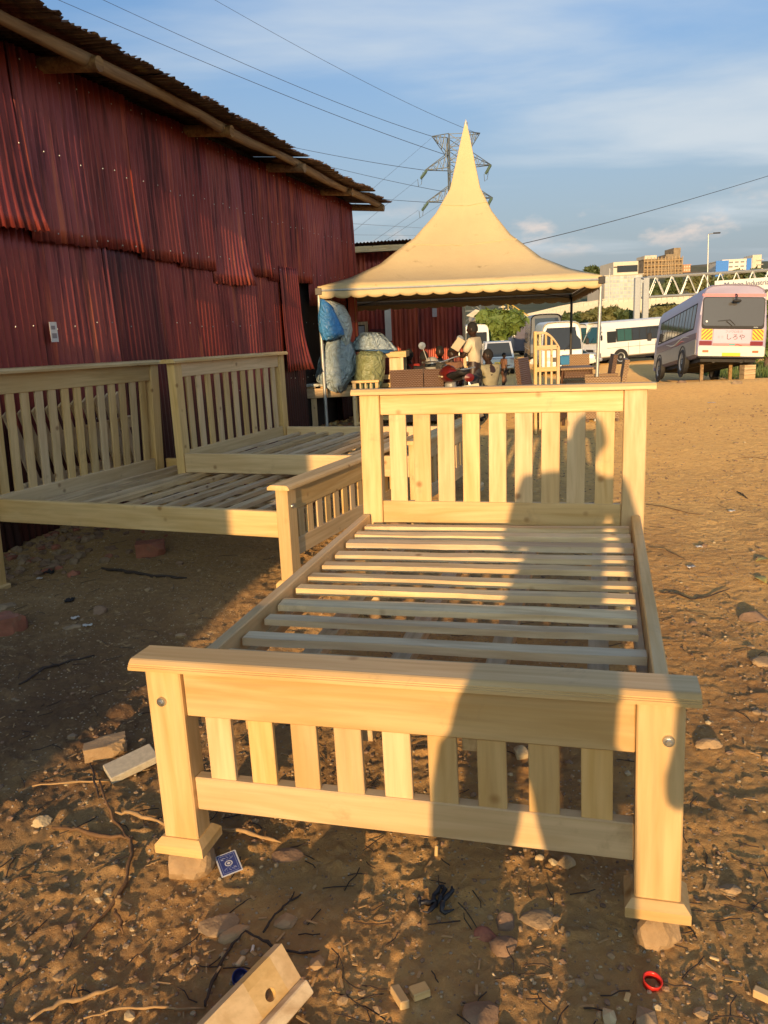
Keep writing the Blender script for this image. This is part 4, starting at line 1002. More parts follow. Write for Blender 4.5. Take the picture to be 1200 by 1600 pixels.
def motorcycle():
    p = at(714, 600, 12.2); g = gz(p.x, p.y)
    root = thing('motorcycle', 'parked red motorcycle with chrome mirrors in front of the standing man', 'motorcycle', (p.x, p.y, g), (0, R(-7), R(10)))
    RED = plain('red_tank_paint', (.13, .01, .008), .3, .05, 3, bumps=0); CREAMP = flat('cream_panel', (.62, .55, .36))
    wheel(root, T((0, .62, .30)), .30, .09, spokes=20); wheel(root, T((0, -.62, .30)), .30, .1, spokes=20)
    for s in (-1, 1): obj('fork', MB().tube([(s * .08, .62, .30), (s * .08, .38, .92)], .02, 8), GALV, root, smooth=True)
    obj('frame', MB().tube([(0, .40, .88), (0, .25, .45), (0, -.1, .30), (0, -.35, .42), (0, -.62, .30)], .022, 8).tube([(0, .38, .84), (0, -.2, .72), (0, -.7, .78)], .022, 8), DARKM, root, smooth=True)
    obj('engine', MB().box(-.12, .12, -.12, .20, .28, .52, .03).lathe([(.09, 0), (.09, .18), (.07, .2)], 16, T((0, .10, .48))), STEEL, root, kind='stuff')
    rings = []
    for y, w, h in ((.34, .06, .05), (.28, .12, .11), (.1, .14, .14), (-.08, .11, .10), (-.14, .07, .05)):
        rings.append([(w * math.cos(a), y, .80 + h * math.sin(a)) for a in [2 * math.pi * k / 14 for k in range(14)]])
    obj('tank', MB().loft(rings), RED, root, smooth='all')
    obj('tank_stripe', MB().box(-.146, .146, .02, .20, .775, .80, .004), CREAMP, root)
    rings = []
    for y, w, z in ((-.10, .1, .80), (-.3, .13, .80), (-.55, .13, .84), (-.74, .1, .88), (-.8, .05, .88)):
        rings.append([(w * math.cos(a), y, z + .05 * math.sin(a)) for a in [2 * math.pi * k / 12 for k in range(12)]])
    obj('seat', MB().loft(rings), BLACK, root, smooth='all')
    hb = obj('handlebar', MB().tube([(-.36, .22, 1.04), (-.2, .36, 1.02), (0, .40, .98), (.2, .36, 1.02), (.36, .22, 1.04)], .014, 8), GALV, root, smooth=True)
    for s in (-1, 1):
        mi = obj('mirror', MB().tube([(s * .26, .30, 1.04), (s * .30, .30, 1.25)], .007, 6).lathe([(0, -.012), (.055, -.01), (.06, .0), (.055, .012), (0, .014)], 16, T((s * .31, .30, 1.29), rx=R(90))), GALV, root, smooth=True, kind='stuff')
    obj('headlight', MB().lathe([(0, .02), (.08, .015), (.09, 0), (.08, -.07), (.03, -.12)], 20, T((0, .52, .90), rx=R(-90))), GALV, root, smooth=True)
    obj('number_board', MB().box(-.11, .11, .56, .575, .62, .78, .004), CREAMP, root)
    obj('leg_shield', MB().box(-.17, .17, .40, .43, .45, .72, .02), RED, root)
    for y, nm in ((.62, 'front'), (-.62, 'rear')):
        obj('mudguard', MB().loft([[(x_, y + rr_ * math.sin(a), .30 + rr_ * math.cos(a)) for x_, rr_ in ((-.06, .325), (-.03, .345), (.03, .345), (.06, .325), (.03, .34), (-.03, .34))] for a in [R(-70 + 14 * k) for k in range(11)]]), RED if y > 0 else BLACK, root, smooth=True)
    obj('exhaust', MB().tube([(.12, .15, .32), (.14, -.2, .26), (.15, -.75, .34)], [.02, .03, .04], 10), GALV, root, smooth=True)
    obj('rear_rack', MB().tube([(-.1, -.72, .93), (-.1, -1.0, .93), (.1, -1.0, .93), (.1, -.72, .93)], .01, 6), GALV, root)
    obj('shock_absorber', MB().tube([(.13, -.5, .72), (.13, -.6, .36)], .025, 8), GALV, root)
    obj('rear_lamp', MB().lathe([(0, -.04), (.035, -.035), (.055, -.015), (.06, 0), (0, .02)], 20, T((0, -1.0, .80), rx=R(90), sc=(1.2, 1, 1))), RED, root, smooth=True)
    obj('rear_board', MB().box(-.13, .13, -1.0, -.97, .58, .70, .008), CREAMP, root)
    obj('kick_stand', MB().tube([(-.1, 0, .28), (-.26, -.04, .02)], .012, 6), DARKM, root)
motorcycle()

# ================================================================== BUSES AND CARS
def side_x(z, W, belt, top, tum): return W / 2 - (0 if z < belt else tum * ((z - belt) / (top - belt)))
def bus(name, label, loc, rot, L, W, H, body, lower, trim, glass, windows, rear=True, front_rake=.45, cat='bus', group=None, wheels=(1.0, 4.9), wr=.38, detail=True, roofm=None, belt=1.3, wtop=2.08, side_split=True):
    """local +Y is the front; y = 0 the rear bumper; z = 0 the ground"""
    root = thing(name, label, cat, loc, rot, group); fl = .42
    def ring(y, k=1.0, topk=1.0, zt=H, zf=fl):
        pts = []; hw = W / 2 * k
        prof = [(-.90, zf), (-1, zf + .08), (-1, .95), (-1, belt), (-.965, (belt + wtop) / 2), (-.93, wtop), (-.90, zt - .30), (-.82, zt - .12), (-.66, zt - .035), (-.3, zt), ]
        for a, z in prof: pts.append((a * hw, y, z))
        for a, z in prof[::-1]: pts.append((-a * hw, y, z))
        return pts
    def X(z): return W / 2 * float(np.interp(z, [fl, fl + .08, .95, belt, (belt + wtop) / 2, wtop, H - .3], [.9, 1, 1, 1, .965, .93, .9]))
    sec = [(0.0, .955, H - .05, fl + .03), (.05, .985, H - .02, fl), (.16, 1, H, fl)] + [(L * k / 6, 1, H, fl) for k in range(1, 6)] + [(L - .55, 1, H, fl), (L - .3, .99, H - .02, fl)]
    rings = [ring(y, k, 1, zt, zf) for y, k, zt, zf in sec]
    # raked nose
    nose = []
    for y, k in ((L - .12, .975), (L, .93)):
        rg = ring(y, k, 1, H - .05, fl + .02)
        rg = [(x, y - front_rake * max(0, (z - belt) / (H - belt)) * (1.0 if y > L - .2 else .6), z - (.04 if z > wtop else 0)) for x, y_, z in rg]; nose.append(rg)
    rings[0] = [(x, y + .10 * max(0, (z - belt) / (H - belt)), z) for x, y, z in rings[0]]
    obj('body', MB().loft(rings + nose), body, root, smooth=True)
    e = .012
    if lower is not None:     # lower skirt panels, a hand proud of the body
        for s in (-1, 1):
            obj('lower_panel', MB().add([(s * (X(z) + e), y, z) for y in (.12, L - .4) for z in (fl + .08, .95)] + [(s * (X(z) - .02), y, z) for y in (.12, L - .4) for z in (fl + .08, .95)], [(0, 1, 3, 2), (4, 6, 7, 5), (0, 2, 6, 4), (1, 5, 7, 3), (0, 4, 5, 1), (2, 3, 7, 6)]), lower, root)
    # side glass: every pane a part with a frame of its own
    y = windows[0]; pane_w = windows[1]; n = windows[2]
    for s in (-1, 1):
        if windows[3] is not None:
            z0, z1 = belt + .0, wtop + .03; ya, yb = y - .06, y + n * pane_w + .04
            obj('window_band', MB().loft([[(s * (X(z) - .01), yy, z) for z in (z0, (z0 + z1) / 2, z1)] + [(s * (X(z) + .006), yy, z) for z in (z1, (z0 + z1) / 2, z0)] for yy in (ya, yb)]), windows[3], root)
        for k in range(n):
            ya, yb = y + k * pane_w, y + (k + 1) * pane_w - .06; z0, z1 = belt + .04, wtop - .02
            zz = [z0, (z0 + z1) / 2, z1]
            fr = obj('window', MB().loft([[(s * (X(z) - .01), yy, z) for z in zz] + [(s * (X(z) + .014), yy, z) for z in zz[::-1]] for yy in (ya, yb)]), glass[k % len(glass)], root)
            obj('sash', MB().loft([[(s * (X(z) - .01), yy, z) for z in zz] + [(s * (X(z) + .022), yy, z) for z in zz[::-1]] for yy in ((ya + yb) / 2 - .012, (ya + yb) / 2 + .012)]), trim, fr)
    for wy in wheels:
        for s in (-1, 1):
            M = T((s * (W / 2 - .055), wy, wr), rz=0 if s > 0 else math.pi)
            wheel(root, M, wr, .2, rim=STEEL)
            A_ = T((s * (W / 2), wy, wr), ry=R(90) * s)
            obj('wheel_arch', MB().lathe([(0, .006), (wr * 1.18, .006), (wr * 1.2, .026), (wr * 1.26, .028), (wr * 1.26, -.01)], 28, A_), BLACK, root)
    if rear:
        rx = lambda z, k=1.0: X(z) * .955 * k
        yb = lambda z: .10 * max(0, (z - belt) / (H - belt))
    obj('underbody', MB().box(-W / 2 * .8, W / 2 * .8, .25, L - .3, .30, fl + .05), BLACK, root)
    # windscreen
    k0 = .955
    ws = []
    for z, h in ((belt + .02, .8), (2.0, .76), (H - .32, .70)):
        yy = L + .012 - front_rake * max(0, (z - belt) / (H - belt)); ws.append([(-W / 2 * .93 * h / .8, yy - .05, z), (-W / 2 * .5, yy + .01, z), (W / 2 * .5, yy + .01, z), (W / 2 * .93 * h / .8, yy - .05, z), (W / 2 * .5, yy - .04, z), (-W / 2 * .5, yy - .04, z)])
    obj('windscreen', MB().loft(ws), glass[0], root)
    obj('front_bumper', MB().box(-W / 2 * .95, W / 2 * .95, L - .12, L + .07, fl - .05, fl + .25, .04), body, root)
    for s in (-1, 1):
        obj('headlight', MB().box(s * W / 2 * .62 - .16, s * W / 2 * .62 + .16, L - .04, L + .03, .78, .96, .03), plain('lamp_glass', (.6, .6, .58), .15, .05, 4), root)
        mi = obj('mirror', MB().tube([(s * W / 2 * .93, L - .35, 2.0), (s * (W / 2 + .18), L - .1, 2.02), (s * (W / 2 + .2), L - .1, 1.75)], .015, 6), BLACK, root)
        obj('mirror_glass', MB().box(s * (W / 2 + .2) - .08, s * (W / 2 + .2) + .08, L - .16, L - .10, 1.52, 1.82, .02), BLACK, mi)
    obj('wiper', MB().tube([(-.1, L + .03, belt - .02), (-.5, L - .02, belt + .35)], .012, 5), BLACK, root)
    obj('grille', MB().box(-.5, .5, L - .02, L + .015, .72, .95, .01), DARKM, root)
    return root, X, fl

# ---- the lilac minibus with its tail up
LILAC = plain('lilac_paint', (.34, .30, .41), .3, .05, 1.5, bumps=0); PINKP = plain('pink_paint', (.56, .42, .52), .35, .04, 2, bumps=0); PLUM = plain('plum_stripe', (.11, .05, .09), .3, .1, 3, bumps=0)
SILV = plain('dusty_silver_paint', (.25, .23, .20), .35, .06, 3, bumps=0, dirt=(.22, .16, .10)); YEL = flat('reflective_yellow', (.85, .52, .01), .4); REDF = flat('reflective_red', (.62, .08, .02), .4); TAIL = flat('tail_lamp_red', (.20, .01, .01), .2)
AMB = flat('orange_lamp', (.6, .14, .04), .25); CREAMB = plain('cream_paint', (.72, .69, .56), .32, .04, 2, bumps=0); SALM = flat('salmon_paint', (.65, .22, .22)); TEAL = flat('teal_paint', (.05, .35, .33))
def lilac_bus():
    rear = at(1139, 592, 24.1); fz = gz(rear.x, rear.y)
    zb = at(1139, 558, 24.1).z          # bumper underside
    L, W, H = 6.6, 2.03, 2.62
    tilt = R(-6.6)
    root, X, fl = bus('lilac_minibus', 'lilac and cream minibus seen from behind with its nose down the slope', (rear.x, rear.y, zb - .43), (tilt, R(3.2), R(-8.5)), L, W, H, LILAC, SILV, BLACK, [GLASS],
                      (.55, .86, 6, BLACK), wheels=(1.75, 5.3), wr=.40)
    # plum band below the side glass
    for s in (-1, 1):
        obj('side_stripe', MB().add([(s * (X(z) + .013), y, z) for y, z in ((.1, .98), (.1, 1.16), (3.0, 1.2), (L - .7, 1.22), (L - .7, .97), (3.0, .97))] + [(s * (X(z) - .01), y, z) for y, z in ((.1, .98), (.1, 1.16), (3.0, 1.2), (L - .7, 1.22), (L - .7, .97), (3.0, .97))],
            [(0, 1, 2, 3, 4, 5), (11, 10, 9, 8, 7, 6)] + [(i, (i + 1) % 6, 6 + (i + 1) % 6, 6 + i) for i in range(6)]), PLUM, root)
        obj('wave_stripe', MB().tube([(s * (X(1.1) + .014), 1.0 + k * .25, 1.10 + .07 * math.sin(k * .55)) for k in range(14)], [.005 + .02 * math.sin(k / 13 * 3.14) for k in range(14)], 6), WHITEP, root)
        obj('wave_stripe', MB().tube([(s * (X(1.0) + .014), 1.6 + k * .14, 1.03 + .03 * math.sin(k * .6)) for k in range(9)], [.006 + .022 * math.sin(k / 8 * 3.14) for k in range(9)], 6), SALM, root)
    # rear face pieces; y = 0 is the rear, face looks to -Y
    yb = lambda z: .10 * max(0, (z - 1.3) / (H - 1.3)) - .004
    def panel(name, x0, x1, z0, z1, mat, out_=.008, round_=.05, par=root):
        n = 6; pts = []
        for cx_, cz, a0 in ((x1 - round_, z1 - round_, 0), (x0 + round_, z1 - round_, 90), (x0 + round_, z0 + round_, 180), (x1 - round_, z0 + round_, 270)):
            for k in range(n + 1): a = R(a0 + 90 * k / n); pts.append((cx_ + round_ * math.cos(a), cz + round_ * math.sin(a)))
        m_ = len(pts); v = [(x, yb(z) - out_, z) for x, z in pts] + [(x, yb(z) + .02, z) for x, z in pts]
        return obj(name, MB().add(v, [tuple(range(m_)), tuple(range(m_, 2 * m_))[::-1]] + [(i, (i + 1) % m_, m_ + (i + 1) % m_, m_ + i) for i in range(m_)]), mat, par)
    panel('rear_band', -.93, .93, 2.24, 2.33, SALM, .006, .03)
    panel('window_surround', -.905, .90, 1.27, 2.225, BLACK, .008, .10); rw = panel('rear_window', -.88, .875, 1.36, 2.20, GLASSL, .014, .09)
    panel('lower_glass', -.87, .865, 1.285, 1.355, BLACK, .013, .02, rw)
    panel('round_sticker', -.80, -.74, 1.46, 1.52, WHITEP, .017, .029, rw)
    panel('rear_board', -.55, .54, .84, 1.262, PINKP, .012, .02); panel('salmon_strip', -.55, .54, .76, .832, SALM, .012, .01)
    panel('lower_body', -.965, .965, .44, .755, CREAMB, .010, .06); panel('hatch', -.55, .52, .56, .75, CREAMB, .016, .07)
    panel('logo_swoosh', -.08, .10, .78, .822, TEAL, .016, .02)
    obj('logo_swoosh', MB().tube([(.10 + k * .04, -.018, .79 + .02 * math.sin(k)) for k in range(6)], .010, 5), REDF, root)
    for x0, x1 in ((-.90, -.58), (.58, .90)):
        ch = panel('chevron_board', x0, x1, .94, 1.262, YEL, .012, .01)
        sgn = 1 if x0 < 0 else -1
        def clip(poly, cx0, cx1, cz0, cz1):
            for ax, val, keep in ((0, cx0, 1), (0, cx1, -1), (1, cz0, 1), (1, cz1, -1)):
                out_ = []
                for i in range(len(poly)):
                    a, b_ = poly[i], poly[(i + 1) % len(poly)]; ia = (a[ax] - val) * keep >= 0; ib = (b_[ax] - val) * keep >= 0
                    if ia: out_.append(a)
                    if ia != ib: t_ = (val - a[ax]) / (b_[ax] - a[ax]); out_.append((a[0] + t_ * (b_[0] - a[0]), a[1] + t_ * (b_[1] - a[1])))
                poly = out_
                if not poly: return None
            return poly
        for k in range(-3, 4):
            xc = (x0 + x1) / 2 + k * .115; w = .026; h = .25
            pl = clip([(xc - w - sgn * h, 1.1 - h), (xc + w - sgn * h, 1.1 - h), (xc + w + sgn * h, 1.1 + h), (xc - w + sgn * h, 1.1 + h)], x0 + .008, x1 - .008, .95, 1.252)
            if pl and len(pl) > 2:
                m_ = len(pl); obj('stripe', MB().add([(x, -.0165, z) for x, z in pl] + [(x, -.010, z) for x, z in pl], [tuple(range(m_)), tuple(range(m_, 2 * m_))[::-1]] + [(i, (i + 1) % m_, m_ + (i + 1) % m_, m_ + i) for i in range(m_)]), REDF, ch)
        panel('tail_light', x0 - .05, x1 + .0, .78, .905, TAIL, .02, .02)
    for x in (-.75, .70): panel('reflector', x - .09, x + .09, .56, .63, AMB, .02, .012)
    pl = panel('number_plate', -.26, .27, .455, .555, YEL, .028, .01)
    rot = T(rx=R(90))
    text_mesh('plate_text', 'UAX 458G', .085, BLACK, pl, T((0, -.030, .505), rx=R(90)), .001, bold=.001)
    text_mesh('lettering', 'しろや', .19, BLACK, root, T((.09, -.018, 1.02), rx=R(90)), .001)
    text_mesh('small_lettering', 'フジワロ生ガ', .085, flat('grey_letters', (.18, .13, .17)), root, T((.04, -.018, 1.185), rx=R(90)), .001)
    text_mesh('side_lettering', '三 三', .08, flat('grey_letters2', (.25, .18, .24)), root, T((-.34, -.018, 1.02), rx=R(90)), .001)
    text_mesh('badge', 'ROSA', .05, GALV, root, T((.66, -.022, 1.32), rx=R(90)), .001)
    wp = obj('rear_wiper', MB().tube([(-.02, -.025, 1.35), (-.2, -.03, 1.50)], .01, 6).tube([(-.45, -.022, 1.50), (-.1, -.03, 1.54), (.06, -.024, 1.38)], .008, 6), BLACK, root, kind='stuff')
    cm = obj('reversing_mirror', MB().box(-.10, .14, -.22, -.08, 2.04, 2.12, .03), BLACK, root)
    obj('bracket', MB().tube([(.02, .0, 2.30), (.02, -.14, 2.26), (.02, -.14, 2.1)], .02, 8), BLACK, cm)
    obj('tail_bumper', MB().box(-.95, .95, -.03, .2, .40, .452, .01), BLACK, root)
    obj('axle', MB().tube([(-.8, 1.75, .4), (.8, 1.75, .4)], .06, 8).lathe([(0, -.16), (.13, -.1), (.16, 0), (.13, .1), (0, .16)], 14, T((0, 1.75, .4), rx=R(90))), DARKM, root, kind='stuff')
    obj('exhaust_pipe', MB().tube([(.3, 2.6, .32), (.35, 1.2, .30), (.5, .2, .33)], .035, 8), DARKM, root, smooth=True)
    obj('chassis_rail', MB().box(-.45, -.37, .3, 6, .28, .36), DARKM, root); obj('chassis_rail', MB().box(.37, .45, .3, 6, .28, .36), DARKM, root)
    # what the tail stands over: blocks and planks
    g = gz(rear.x + .2, rear.y + .6)
    wb = thing('timber_trestle', 'brown timber trestle of posts and beam under the tail of the lilac minibus', 'trestle', (rear.x + .25, rear.y + 1.1, g), (0, 0, R(-9)))
    zt = .42
    obj('beam', MB().box(-.75, .8, -.06, .06, zt + .08, zt + .19, .006), LOG, wb)
    for x in (-.62, .25, .72): obj('post', MB().box(x - .05, x + .05, -.05, .05, -.1, zt + .078, .005), LOG, wb)
    c1 = thing('wooden_box', 'grey brown wooden box standing under the right tail of the lilac minibus', 'box', (rear.x + .72, rear.y + .35, gz(rear.x + .72, rear.y + .35)), (0, 0, R(4)))
    for k in range(3): obj('plank', MB().box(-.18, .18, -.15, .15, k * .15, k * .15 + .143, .004), ROUGHD[0], c1)
lilac_bus()

def plain_bus(label, u, v, Yd, rz, tilt, roll, L=6.9, W=2.05, H=2.6, glass=None, group=None, body=BUSW, stripes=True, name='minibus', z=None):
    p = at(u, v, Yd); zz = gz(p.x, p.y) if z is None else z
    root, X, fl = bus(name, label, (p.x, p.y, zz), (tilt, roll, rz), L, W, H, body, None, BLACK, glass or [GLASS, GLASS, GLASS, GLASSG], (.35, 1.02, 5, BLACK), wheels=(1.4, 5.3), wr=.37, group=group, front_rake=.55)
    if stripes:
        for s in (-1, 1):
            obj('side_moulding', MB().box(s * (W / 2) - .008, s * (W / 2) + .014, .3, L - .6, .93, .96), STEEL, root)
            for y in (1.0, 2.4, 3.8, 4.7): obj('panel_joint', MB().box(s * (W / 2) - .004, s * (W / 2) + .004, y, y + .015, .5, 1.28), DARKM, root)
    return root
grp = 'white minibuses parked across the dirt yard'
def fit_bus(label, uf, ur, Yd, dY, **k):
    a = at(uf, 540, Yd); b_ = at(ur, 540, Yd + dY); d = a - b_; d.z = 0; L = d.length; d.normalize()
    return b_, math.atan2(-d.x, d.y)
# side-on coaster, nose to the left
def side_bus(label, uf, vf, Yd, yaw, L, tilt, grp=grp, **k):
    nose = at(uf, vf, Yd); d = Vector((math.cos(yaw), math.sin(yaw), 0))    # rear direction
    rear = nose + d * L; rz = math.atan2(d.x, -d.y)
    p = rear; g = gz(nose.x, nose.y)
    root, X, fl = bus('minibus', label, (rear.x, rear.y, g + k.get('lift', 0) - math.sin(tilt) * L), (tilt, 0, rz), L, 2.05, 2.62, BUSW, None, BLACK, k.get('glass', [GLASSG, GLASS, GLASS, GLASS]), (.45, 1.03, 5, BLACK), wheels=(1.5, 5.35), wr=.40, group=grp, front_rake=.6, belt=1.34, wtop=2.1)
    obj('side_moulding', MB().box(-1.035, -1.012, .3, L - .6, .98, 1.01), STEEL, root)
    for y in (1.7, 2.9, 4.0, 4.8): obj('panel_joint', MB().box(-1.03, -1.015, y, y + .02, .5, 1.28), DARKM, root)
    obj('front_side_window', MB().box(-1.035, -.985, L - 1.25, L - .62, 1.30, 2.0, .02), GLASS, root)
    for s in (1,): obj('side_moulding', MB().box(1.012, 1.035, .3, L - .6, .98, 1.01), STEEL, root)
    return root
side_bus('white minibus side-on in front of the lilac one, its wheels turned left', 922, 556, 50.0, R(14), 6.9, R(-1.6))
side_bus('second white minibus parked just behind the first, windscreen showing left of it', 900, 556, 55.5, R(20), 6.9, R(-1.2))
pb = plain_bus('white minibus facing the camera behind the arched wooden rack', 862, 560, 40.0, R(176), 0, R(1.5), L=6.6, W=2.1, H=2.72, glass=[GLASS], group=grp)
# its origin is the rear, so push it back by its length
pb.location = at(862, 560, 46.5); pb.location.z = gz(pb.location.x, 42); pb.rotation_euler = (0, 0, R(172))
db = plain_bus('dark coach parked behind the front-facing white minibus', 842, 560, 68, R(172), 0, 0, L=9, W=2.5, H=3.5, body=plain('black_coach_paint', (.04, .04, .045), .25, .05, 2), group=None, name='coach')
pv = plain_bus('tall pale van behind the standing man', 745, 550, 55, R(4), 0, 0, L=5.2, W=1.9, H=2.9, glass=[GLASS], name='van', stripes=False); pv['category'] = 'van'
obj('rear_window', MB().box(-.72, .72, -.03, .03, 1.55, 2.35, .03), GLASS, pv); obj('rear_doors', MB().box(-.8, -.01, -.035, 0, .55, 1.5, .02), BUSW, pv); obj('rear_doors', MB().box(.01, .8, -.035, 0, .55, 1.5, .02), BUSW, pv)

def printed_bus():
    p = at(914, 540, 74); L = 7.4
    m1 = plain('dark_blue_print', (.08, .08, .22), .3, .3, 1); m2 = plain('red_print', (.42, .08, .06), .3, .2, 1)
    root, X, fl = bus('printed_coach', 'long dark coach with white lettering and blue and red print behind the minibuses', (p.x + .2, p.y, gz(p.x, p.y)), (0, 0, R(94)), L, 2.5, 3.45, plain('slate_coach_paint', (.12, .11, .14), .3, .1, 2), None, BLACK, [GLASS], (.8, 1.2, 4, BLACK), wheels=(1.6, 5.6), wr=.5, belt=1.7, wtop=2.55, cat='coach')
    [(obj('blue_print', MB().box(s * 1.235, s * 1.275, 2.6, 4.9, 1.0, 2.3), m1, root), obj('red_print', MB().box(s * 1.236, s * 1.278, .3, 2.55, 1.0, 2.3), m2, root)) for s in (-1, 1)]
    for s in (-1, 1):
        obj('name_board', MB().box(s * 1.19 - .02, s * 1.19 + .02, .4, 5.6, 2.66, 3.1), plain('grey_board', (.2, .2, .22), .4), root)
        text_mesh('lettering', 'GEE. TVBAY', .5, flat('white_letters', (.8, .8, .78)), root, Matrix.Translation((s * 1.215, 3.2, 2.87)) @ Matrix.Rotation(R(90) * s, 4, 'Z') @ Matrix.Rotation(R(90), 4, 'X'), .002, bold=.01)
printed_bus()

def car(label, loc, rz, L, W, H, mat, suv=True, name='car', cat='car'):
    root = thing(name, label, cat, loc, (0, 0, rz)); hb = .92 if suv else .82
    def ring(y, w, zb, zt): return [(-w * .92, y, zb), (-w, y, zb + .15), (-w, y, zb + (zt - zb) * .7), (-w * .95, y, zt), (w * .95, y, zt), (w, y, zb + (zt - zb) * .7), (w, y, zb + .15), (w * .92, y, zb)]
    w = W / 2; hood = hb + (.06 if suv else .0)
    obj('body', MB().loft([ring(0, w * .9, .36, hb - .06), ring(.08, w * .98, .3, hb), ring(.6, w, .24, hb + .03), ring(L - 1.2, w, .24, hood + .02), ring(L - .35, w * .96, .26, hood - .1), ring(L, w * .84, .34, hood - .25)]), mat, root, smooth=True)
    r0, r1 = (.12, L * .62) if suv else (.75, L * .66)
    def cab(y, k, z): return [(-w * k, y, z), (w * k, y, z)]
    zt = H
    ft = L * .52 if suv else L * .50; rt_ = .45 if suv else 1.35
    V_ = [(-w * .95, r0, hb), (w * .95, r0, hb), (w * .95, r1, hb + .02), (-w * .95, r1, hb + .02), (-w * .78, rt_, zt - .04), (w * .78, rt_, zt - .04), (w * .78, ft, zt - .02), (-w * .78, ft, zt - .02), (-w * .5, (rt_ + ft) / 2, zt), (w * .5, (rt_ + ft) / 2, zt)]
    obj('cabin', MB().add(V_, [(0, 1, 5, 4), (1, 2, 6, 5), (2, 3, 7, 6), (3, 0, 4, 7), (4, 5, 9, 8), (5, 6, 9), (6, 7, 8, 9), (7, 4, 8)]), mat, root)
    def quad(name, ids, inset, out_):
        P_ = [Vector(V_[i]) for i in ids]; c_ = sum(P_, Vector()) / 4; n = (P_[1] - P_[0]).cross(P_[2] - P_[0]).normalized()
        if n.dot(c_ - Vector((0, L * .4, .9))) < 0: n = -n
        Q = [c_ + (p - c_) * inset + n * out_ for p in P_]; Q2 = [q - n * .03 for q in Q]
        obj(name, MB().add(Q + Q2, [(0, 1, 2, 3), (7, 6, 5, 4), (0, 4, 5, 1), (1, 5, 6, 2), (2, 6, 7, 3), (3, 7, 4, 0)]), GLASS, root)
    quad('rear_window', (0, 1, 5, 4), .86, .006); quad('windscreen', (2, 3, 7, 6), .88, .006); quad('side_window', (1, 2, 6, 5), .84, .006); quad('side_window', (3, 0, 4, 7), .84, .006)
    for s in (-1, 1):
        for y in (.78, L - .85): wheel(root, T((s * (w - .1), y, .33), rz=0 if s > 0 else math.pi), .33, .2)
        obj('tail_light', MB().box(s * w * .78 - .1, s * w * .78 + .1, .0, .07, hb - .3, hb - .04, .02), TAIL, root)
        obj('headlight', MB().box(s * w * .68 - .13, s * w * .68 + .13, L - .12, L - .02, hood - .36, hood - .24, .02), GALV, root)
        obj('mirror', MB().box(s * (w + .09) - .07, s * (w + .09) + .07, r1 - .35, r1 - .22, hb + .03, hb + .18, .03), DARKM, root)
        obj('door_handle', MB().box(s * w - .01, s * w + .02, L * .42, L * .42 + .16, hb - .14, hb - .11, .005), GALV, root)
    pl = obj('number_plate', MB().box(-.25, .25, -.02, .0, hb - .34, hb - .22, .004), YEL, root)
    obj('rear_bumper', MB().box(-w * .9, w * .9, -.08, .06, .34, .50, .03), mat, root); obj('front_bumper', MB().box(-w * .82, w * .82, L - .08, L + .05, .3, .46, .03), mat, root)
    return root
SILVER = plain('silver_car_paint', (.55, .56, .58), .25, .03, 2, .3, bumps=0)
p = at(780, 580, 43.5); car('silver estate car seen from behind, left of the white minibus', (p.x, p.y, gz(p.x, p.y)), R(-4), 4.4, 1.78, 1.82, SILVER)
p = at(884, 552, 46.5); p2 = car('white saloon car parked nose left between the minibuses', (p.x + 1.9, p.y, gz(p.x, p.y)), R(60), 3.9, 1.6, 1.25, BUSW, suv=False)

# ================================================================== FAR SETTING: hill, flyover, gantry, buildings
def leaf_mat(name, c1, c2):
    m_, t, b = newmat(name); v = coords(t, rand=False); n = noise(t, v, 1.1, 4); f = noise(t, v, 9, 3)
    col = ramp(t, n, [(.35, c1), (.65, c2)]); col = mixc(t, mr(t, f, .5, .8, 0, .5), col, tuple(min(1, x * 1.6) for x in c2))
    lk(t, col, b.inputs['Base Color']); b.inputs['Roughness'].default_value = .6
    b.inputs['Subsurface Weight'].default_value = 0; return m_
LEAF = leaf_mat('bright_leaf', (.075, .12, .02), (.13, .17, .03)); LEAFD = leaf_mat('dark_leaf', (.035, .06, .016), (.08, .10, .03)); LEAFO = leaf_mat('olive_leaf', (.09, .10, .03), (.15, .14, .05))
BARK = plain('bark', (.13, .09, .06), .9, .3, 8)
def crown_mb(blobs, n, size, rnd):
    mb = MB(); size *= 1.35; n = int(n * .6)
    for (cx_, cy_, cz, rx, ry, rz_) in blobs:
        for _ in range(n):
            while True:
                a = Vector((rnd.uniform(-1, 1), rnd.uniform(-1, 1), rnd.uniform(-1, 1)))
                if .1 < a.length < 1: break
            a = a.normalized() * (a.length ** .45) * rnd.uniform(.75, 1.12)
            c_ = Vector((cx_ + a.x * rx, cy_ + a.y * ry, cz + a.z * rz_)); s = size * rnd.uniform(.5, 1.4)
            nrm = (a + Vector((rnd.uniform(-.8, .8), rnd.uniform(-.8, .8), rnd.uniform(-.4, 1)))).normalized(); u = nrm.orthogonal().normalized(); w = nrm.cross(u)
            an = rnd.uniform(0, 6.28); u, w = u * math.cos(an) + w * math.sin(an), w * math.cos(an) - u * math.sin(an)
            o_ = len(mb.v); mb.v += [tuple(c_ - u * s), tuple(c_ + w * s * .45), tuple(c_ + u * s), tuple(c_ - w * s * .45 + nrm * s * .2)]; mb.f.append((o_, o_ + 1, o_ + 2, o_ + 3))
    return mb
